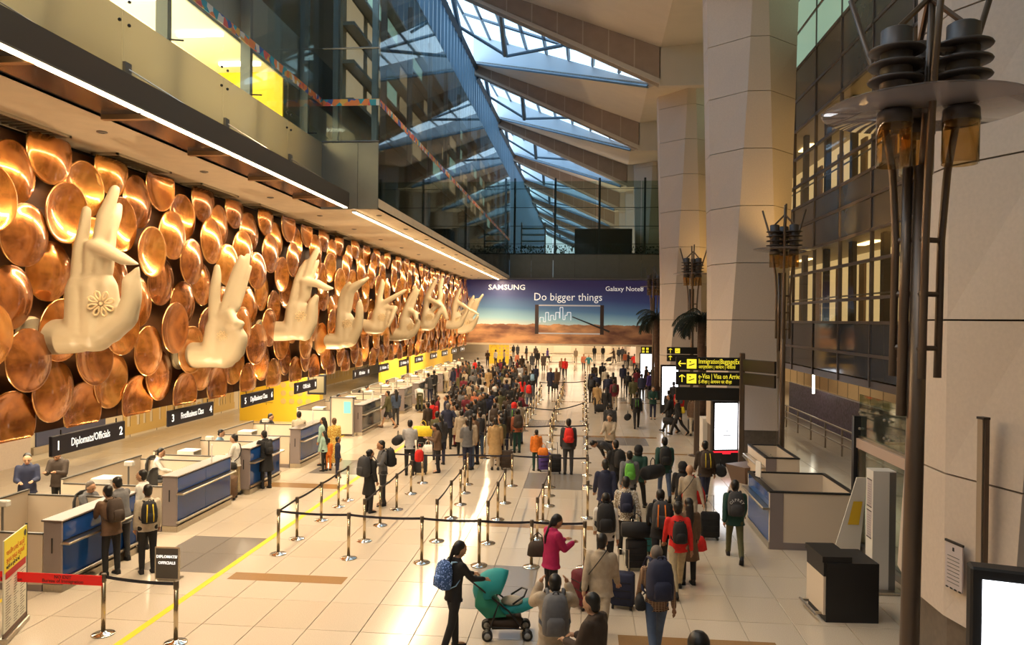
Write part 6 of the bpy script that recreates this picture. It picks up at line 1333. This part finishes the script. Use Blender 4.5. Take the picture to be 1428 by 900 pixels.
# ---------------- right queue, far
for (x, y, tp, c, l, f, po, hr, lb, bag) in (
 (841, 483, 'jacket', 'black', 'black', 0, 'stand', 'short', None, None), (855, 486, 'coat', 'dark brown', 'black', 80, 'push', 'short', None, None), (863, 485, 'jacket', 'black', 'black', 20, 'stand', 'short', None, None), (868, 484, 'jacket', 'dark grey', 'black', 150, 'stand', 'short', None, None),
 (872, 491, 'shirt', 'rust', 'grey', 20, 'stand', 'short', 'person in orange-red top near the far glowing screen', None), (877, 492, 'jacket', 'black', 'black', -90, 'wait', 'short', None, None), (885, 494, 'jacket', 'red', 'black', 0, 'hip', 'short', 'person in bright red top near the far glowing screen', None),
 (869, 509, 'jacket', 'navy', 'dark grey', 0, 'stand', 'short', None, None), (887, 509, 'jacket', 'black', 'black', 60, 'walk', 'short', None, ('pack', 'black', 1, None, 'black backpack near the far screens')),
 (829, 508, 'jacket', 'dark brown', 'black', 0, 'walk', 'short', None, None), (840, 506, 'jacket', 'black', 'black', 0, 'stand', 'short', None, None), (844, 514, 'shirt', 'cream', 'black', 0, 'walk2', 'short', None, None), (855, 520, 'kurta', 'dark brown', 'black', 0, 'walk', 'long', None, None),
 (826, 516, 'jacket', 'navy', 'black', 0, 'walk', 'short', None, None), (832, 521, 'jacket', 'navy', 'black', 0, 'walk2', 'short', None, None), (825, 524, 'jacket', 'black', 'black', 0, 'stand', 'short', None, ('pack', 'dark grey', 1.1, None, 'dark grey pack at the left of the right queue')),
 (848, 523, 'jacket', 'navy', 'dark grey', 0, 'stand', 'short', None, ('pack', 'navy', 1.1, None, 'navy pack in the middle of the right queue')), (833, 534, 'kurta', 'tan', 'black', 0, 'walk', 'short', 'person in tan shirt over a grey-blue tunic in the right queue', None),
 (846, 541, 'jacket', 'black', 'black', 0, 'walk', 'long', None, ('hand', 'black', -.3, 0, .45, 0, 'large black tote carried in the right queue', 1.5)), (857, 530, 'jacket', 'maroon', 'beige', 0, 'walk2', 'short', 'person in maroon jacket and beige trousers in the right queue', ('pack', 'dark brown', 1, None, 'dark brown pack over the maroon jacket')),
 (876, 519, 'jacket', 'black', 'black', 0, 'walk', 'short', None, ('pack', 'black', 1.15, None, 'black backpack in the open right lane')), (888, 515, 'jacket', 'maroon', 'black', 20, 'stand', 'bun', 'person in dark red jacket right of the open lane', None), (883, 527, 'jacket', 'olive', 'olive', 0, 'walk2', 'short', 'person in olive jacket in the open right lane', None),
 (895, 522, 'jacket', 'navy', 'black', 0, 'stand', 'short', None, None), (901, 511, 'jacket', 'dark brown', 'black', 60, 'stand', 'short', None, None), (911, 511, 'jacket', 'black', 'black', -60, 'stand', 'short', None, None), (914, 503, 'jacket', 'black', 'black', 0, 'stand', 'short', None, None), (905, 519, 'jacket', 'purple', 'dark grey', 60, 'stand', 'short', None, None),
 (851, 563, 'jacket', 'dark grey', 'dark grey', 0, 'stand', 'short', 'grey-haired man in dark grey suit in the right queue', None), (850, 579, 'jacket', 'beige', 'black', 160, 'push', 'long', 'woman in beige coat over black facing the camera in the right queue', None),
 (888, 548, 'jacket', 'black', 'black', 0, 'walk', 'short', 'man in black with a green patch on his backpack in the open lane', [('pack', 'black', 1.05, 'green', 'black backpack with green patch in the open lane'), ('duf', 'black', -.42, 0, .35, 80, 'black holdall carried in the left hand')]),
 (911, 540, 'jacket', 'dark green', 'navy', 180, 'wait', 'short', 'man in open dark green jacket walking towards the camera by the screens', None), (939, 533, 'jacket', 'dark grey', 'black', 30, 'stand', 'short', None, None), (933, 545, 'jacket', 'black', 'black', -30, 'stand', 'short', None, None),
 (947, 543, 'jacket', 'red', 'black', 0, 'stand', 'short', 'person in red and grey jacket under the direction signpost', ('pack', 'grey', 1.1, None, 'grey pack on the red jacket under the signpost')), (933, 551, 'jacket', 'black', 'black', 80, 'walk', 'short', None, ('duf', 'black', -.4, 0, .4, 70, 'black travel bag beside the glowing floor reflection')),
 (944, 555, 'jacket', 'black', 'black', 70, 'walk2', 'short', 'person in black with neon yellow collar and red sleeve by the signpost', ('pack', 'yellow', .7, None, 'neon yellow and red small pack under the signpost')),
 (967, 553, 'jacket', 'brown', 'cream', 0, 'stand', 'short', 'person in brown jacket and cream trousers beside the plain mast', ('duf', 'black', .38, -.1, 0, 90, 'upright black bag at the feet of the brown jacket'))):
    person(x, y, R.uniform(1.66, 1.76), f, po, tp, c, l, hr, lb=lb, bag=bag, place='in the right-hand queue' if x < 900 else 'by the glowing screens')
# ---------------- right queue, near
person(838, 613, 1.70, 120, 'bend', 'jacket', 'dark grey', 'black', lb='person in dark jacket bending down beside the right belt line', at=(.9, 25.0))
person(858, 615, 1.76, 30, 'walk', 'jacket', 'black', 'black', lb='man in black with bright red scarf in the right queue', bag=('pack', 'black', 1.15, None, 'black backpack with red badge below the red scarf'), skin=M_skinl)
person(878, 630, 1.70, 0, 'walk2', 'jacket', 'grey', 'black', lb='man in grey hooded jacket with bright green backpack', bag=('pack', 'green', 1.0, None, 'bright green backpack in the right queue'))
person(891, 622, 1.76, -20, 'walk', 'jacket', 'dark green', 'black', 'hood', hc='black', lb='man in dark green jacket with a huge black duffel on his side', bag=('duf', 'black', .42, -.1, .85, 70, 'huge black duffel bag slung on the dark green jacket', 1.25))
person(927, 611, 1.80, 0, 'walk2', 'jacket', 'dark green', 'denim blue', lb='tall man in dark green jacket and jeans with black backpack', bag=('pack', 'black', 1.15, None, 'black backpack on the tall man in dark green'))
person(844, 642, 1.76, 10, 'walk', 'jacket', 'navy', 'navy', lb='man in navy quilted jacket walking close to the right belt line')
person(873, 666, 1.74, 0, 'pull', 'shirt', 'beige', 'black', tpat='print', lb='man in beige patterned shirt with navy backpack pulling a case', bag=[('pack', 'navy', 1.0, None, 'navy backpack on the beige patterned shirt'), ('case', 'teal', .38, .35, 0, 'teal suitcase beside the beige patterned shirt')])
person(952, 645, 1.68, 0, 'walk', 'jacket', 'black', 'tan', 'hood', hc='black', lb='person with black hood up behind the bald man')
person(962, 649, 1.76, -5, 'pull', 'shirt', 'beige', 'beige', 'bald', lb='bald man in beige sweater with dark strap, arm stretched back', skin=M_skinl, bag=('sling', 'black', 'dark sling strap across the beige sweater'))
person(983, 616, 1.78, 5, 'walk', 'jacket', 'dark brown', 'navy', lb='man in dark leather jacket near the tall screen kiosk', bag=[('pack', 'dark brown', 1.15, 'yellow', 'dark pack with yellow straps on the leather jacket'), ('duf', 'black', .42, 0, .75, 80, 'round black sports bag hanging beside the leather jacket')])
ps = person(1025, 671, 1.72, -5, 'walk2', 'jacket', 'dark green', 'olive', lb='man in dark green jacket and olive trousers walking alone at the right', bag=('pack', 'dark grey', 1.25, None, 'dark grey backpack with pale arc of lettering, worn at the right'))
person(845, 689, 1.72, 0, 'walk', 'shirt', 'white', 'black', lb='person in white shirt with large black backpack beside the belt end', bag=('pack', 'black', 1.35, None, 'large black backpack over the white shirt'))
person(921, 684, 1.74, 0, 'walk', 'jacket', 'black', 'black', lb='man in black jacket whose backpack has orange stripes', bag=('pack', 'dark grey', 1.3, 'orange', 'dark backpack with two orange stripes'))
person(945, 701, 1.74, 5, 'walk', 'shirt', 'red', 'khaki', lb='man in bright red sweater with black sling pack, near right', bag=('pack', 'black', .95, None, 'black sling pack on the near red sweater'))
person(960, 696, 1.64, 10, 'stand', 'kurta', 'brown', 'black', 'long', lb='woman with long dark hair right of the near red sweater')
rb = on_z(970, 792); handbag(rb.x, rb.y, .35, .3, 'red', 'red plastic carrier bag beside the near red sweater', 1.15)
rb2 = on_z(975, 752); suitcase(rb2.x + .25, rb2.y, 0, 'black', 'black wheeled case pulled right of the long-haired woman', 1.0); handbag(rb2.x - .1, rb2.y + .4, .75, 0, 'red', 'large red cloth bundle carried by the bald man', 1.6)
c_ = on_z(887, 795); suitcase(c_.x, c_.y, .1, 'black', 'black wheeled suitcase in the queue behind the beige hoodie', 1.0); handbag(c_.x, c_.y, .64, 0, 'black', 'black bag stacked on the wheeled suitcase', 1.1, True)
person(777, 720, 1.68, -55, 'phone', 'jacket', 'magenta', 'black', 'tail', lb='woman in magenta jacket reading her phone by the front belt row', bag=[('hand', 'dark brown', -.26, -.12, .95, 60, 'dark brown shoulder bag on the magenta jacket', 1.0), ('case', 'maroon', .1, .62, 0, 'maroon suitcase in front of the magenta jacket')])
person(840, 746, 1.74, -15, 'walk2', 'jacket', 'beige', 'beige', lb='man in beige hooded sweatshirt and joggers with black strap', shoe='olive', bag=[('sling', 'black', 'black strap across the beige hooded sweatshirt')])
nc = on_z(868, 848); suitcase(nc.x, nc.y, -.2, 'navy', 'navy suitcase with red trim beside the beige joggers')
person(915, 763, 1.76, 10, 'walk', 'shirt', 'brown', 'denim blue', tpat='plaid', hc='grey', lb='man in brown plaid shirt and jeans with big navy pack', bag=[('pack', 'navy', 1.4, None, 'big navy pack on the plaid shirt'), ('sling', 'black', 'black side bag of the plaid-shirted man')])
person(774, 801, 1.72, 5, 'photo', 'puffer', 'beige', 'black', lb='person in beige puffer coat raising a phone at the bottom edge', bag=('pack', 'grey', 1.3, None, 'grey and black backpack on the beige puffer coat'))
person(824, 830, 1.74, 60, 'wait', 'coat', 'dark brown', 'black', lb='man with glasses in dark fleece at the bottom edge, face in profile', skin=M_skinl)
person(974, 884, 1.74, 0, 'stand', 'jacket', 'black', 'black', 'hood', lb='dark-haired person cropped at the bottom edge')
person(642, 757, 1.68, -50, 'push', 'shirt', 'black', 'black', 'tail', lb='woman in black pushing the teal stroller, ponytail down her back', bag=('pack', 'blue', 1.05, 'light blue', 'print', 'blue flower-patterned backpack with light blue straps'))
# ---------------- stroller
sc_ = on_z(703, 886)
st = thing('stroller', 'teal baby stroller with hood pushed by the woman in black', 'stroller', (sc_.x, sc_.y, 0), -PI / 2 + .15)
M_teal = mat('teal_fabric', (.01, .27, .28), .7, bump=.3, bs=12); M_tgreen = mat('green_fabric', (.02, .24, .16), .7, bump=.3, bs=12)
for sx in (-.22, .22):
    MB().tube([(sx, -.62, 1.02), (sx, -.35, .80), (sx, .05, .48), (sx, .36, .10)], .014, 8).build('frame_tube', M_black, st, True)
    MB().tube([(sx, -.10, .62), (sx, -.20, .30), (sx, -.28, .10)], .014, 8).build('frame_tube', M_black, st, True)
    MB().tube([(sx, -.26, .22), (sx, .32, .18)], .012, 8).build('frame_tube', M_black, st, True)
    for y in (-.28, .36):
        wg = MB().tube([(sx - .045, y, .085), (sx - .015, y, .085)], .085, 20).build('wheel', M_black, st, True); MB().tube([(sx + .015, y, .085), (sx + .045, y, .085)], .085, 20).build('wheel', M_black, st, True)
        MB().tube([(sx - .05, y, .085), (sx + .05, y, .085)], .05, 14).build('hub', mat('hub_grey', (.3, .3, .3), .4), st, True)
MB().tube([(-.22, -.62, 1.02), (0, -.66, 1.04), (.22, -.62, 1.02)], .016, 8).build('push_handle', M_black, st, True)
rings = []
for k in range(9):
    a = -.35 + k * .30; rr = []
    for j in range(11):
        b_ = PI * j / 10; rr.append((-.25 * math.cos(b_), -.12 + (.10 + .30 * math.sin(b_)) * -math.cos(a), .70 + (.06 + .28 * math.sin(b_)) * math.sin(a) + .05 * math.sin(b_)))
    rings.append(rr)
hd = MB().loft(rings, cap=False, closed=False).build('hood', M_teal, st, True); sm_ = hd.modifiers.new('s', 'SOLIDIFY'); sm_.thickness = .012
MB().loft([[(-.21, -.42, .86), (.21, -.42, .86), (.21, -.36, .84), (-.21, -.36, .84)], [(-.23, -.48, .55), (.23, -.48, .55), (.23, -.12, .56), (-.23, -.12, .56)], [(-.22, -.30, .36), (.22, -.30, .36), (.22, .02, .38), (-.22, .02, .38)]]).build('rear_cover', M_tgreen, st, True)
MB().loft([[(-.20, -.1, .40), (.20, -.1, .40), (.20, -.1, .50), (-.20, -.1, .50)], [(-.20, .28, .44), (.20, .28, .44), (.20, .26, .52), (-.20, .26, .52)], [(-.16, .46, .50), (.16, .46, .50), (.16, .45, .55), (-.16, .45, .55)]]).build('seat', M_teal, st, True)
MB().ball((0, .12, .56), .13, 12, (1.1, 1.4, .6)).build('blanket', cloth('cream'), st, True)
MB().tube([(-.22, .12, .58), (-.2, .30, .70), (0, .36, .74), (.2, .30, .70), (.22, .12, .58)], .016, 8).build('bumper_bar', M_black, st, True)
MB().loft([[(-.17, -.2, .16), (.17, -.2, .16), (.17, .22, .16), (-.17, .22, .16)], [(-.2, -.26, .32), (.2, -.26, .32), (.2, .28, .30), (-.2, .28, .30)]]).build('basket', mat('basket_mesh', (.05, .03, .02), .7), st, True)
# small far stroller beside the far screens
fs = on_z(848, 509); t = thing('stroller', 'dark stroller far off beside the group near the far screen', 'stroller', (fs.x, fs.y, 0), 1.2); MB().loft([[(-.22, -.3, .4), (.22, -.3, .4), (.22, .3, .4), (-.22, .3, .4)], [(-.25, -.42, .95), (.25, -.42, .95), (.25, 0, .8), (-.25, 0, .8)]]).build('seat', M_black, t)
for sx in (-.22, .22):
    for y in (-.3, .35): MB().tube([(sx - .02, y, .09), (sx + .02, y, .09)], .09, 10).build('wheel', M_black, t)
    MB().tube([(sx, -.55, 1.05), (sx, .35, .1)], .015, 6).build('frame_tube', M_black, t)
# badges, tie, glasses, lettering details
# lettering on the lone walker's pack
pk = [o for o in COL.objects if o.name.startswith('backpack') and 'arc of lettering' in o['label']][0]
for i, ch in enumerate('OSPREY'):
    a = math.radians(150 - i * 24); text(ch, .075, (math.cos(a) * .10, -.16, .22 + math.sin(a) * .09), (PI / 2, -(a - PI / 2), 0), mat('pale_print', (.6, .6, .58), .6), pk, align='CENTER')
# ---------------- labels for everyone not described by hand: single each one out
from collections import defaultdict
def lab(e): return 'person in %s and %s trousers %s %s' % (e[3], e[4], '' if 'crowd' in e[6] and e[5] != 'bending over' else e[5].replace(' with hands together', ''), e[6])
grp = defaultdict(list)
for e in PEOPLE:
    if not e[7]: grp[lab(e)].append(e)
for k, L in grp.items():
    k = k.replace('  ', ' '); k2 = k.replace(' trousers standing', ' trousers').replace('waiting with hands together', 'hands together')
    if len(L) == 1: L[0][0]['label'] = k2
    else:
        L.sort(key=lambda e: e[1])
        for i, e in enumerate(L): e[0]['label'] = '%s of %d: %s' % ('leftmost' if i == 0 else 'rightmost' if i == len(L) - 1 else ('second' if i == 1 else 'third' if i == 2 else ords[i]) + ' from left', len(L), k2)
for e in PEOPLE:
    l = e[0]['label']
    if len(l.replace('-', ' ').split()) > 15: e[0]['label'] = l.replace(' trousers', '').replace(' of %s:' % l.split(' of ')[-1].split(':')[0] if ':' in l else '~', ':')
print('people', len(PEOPLE))
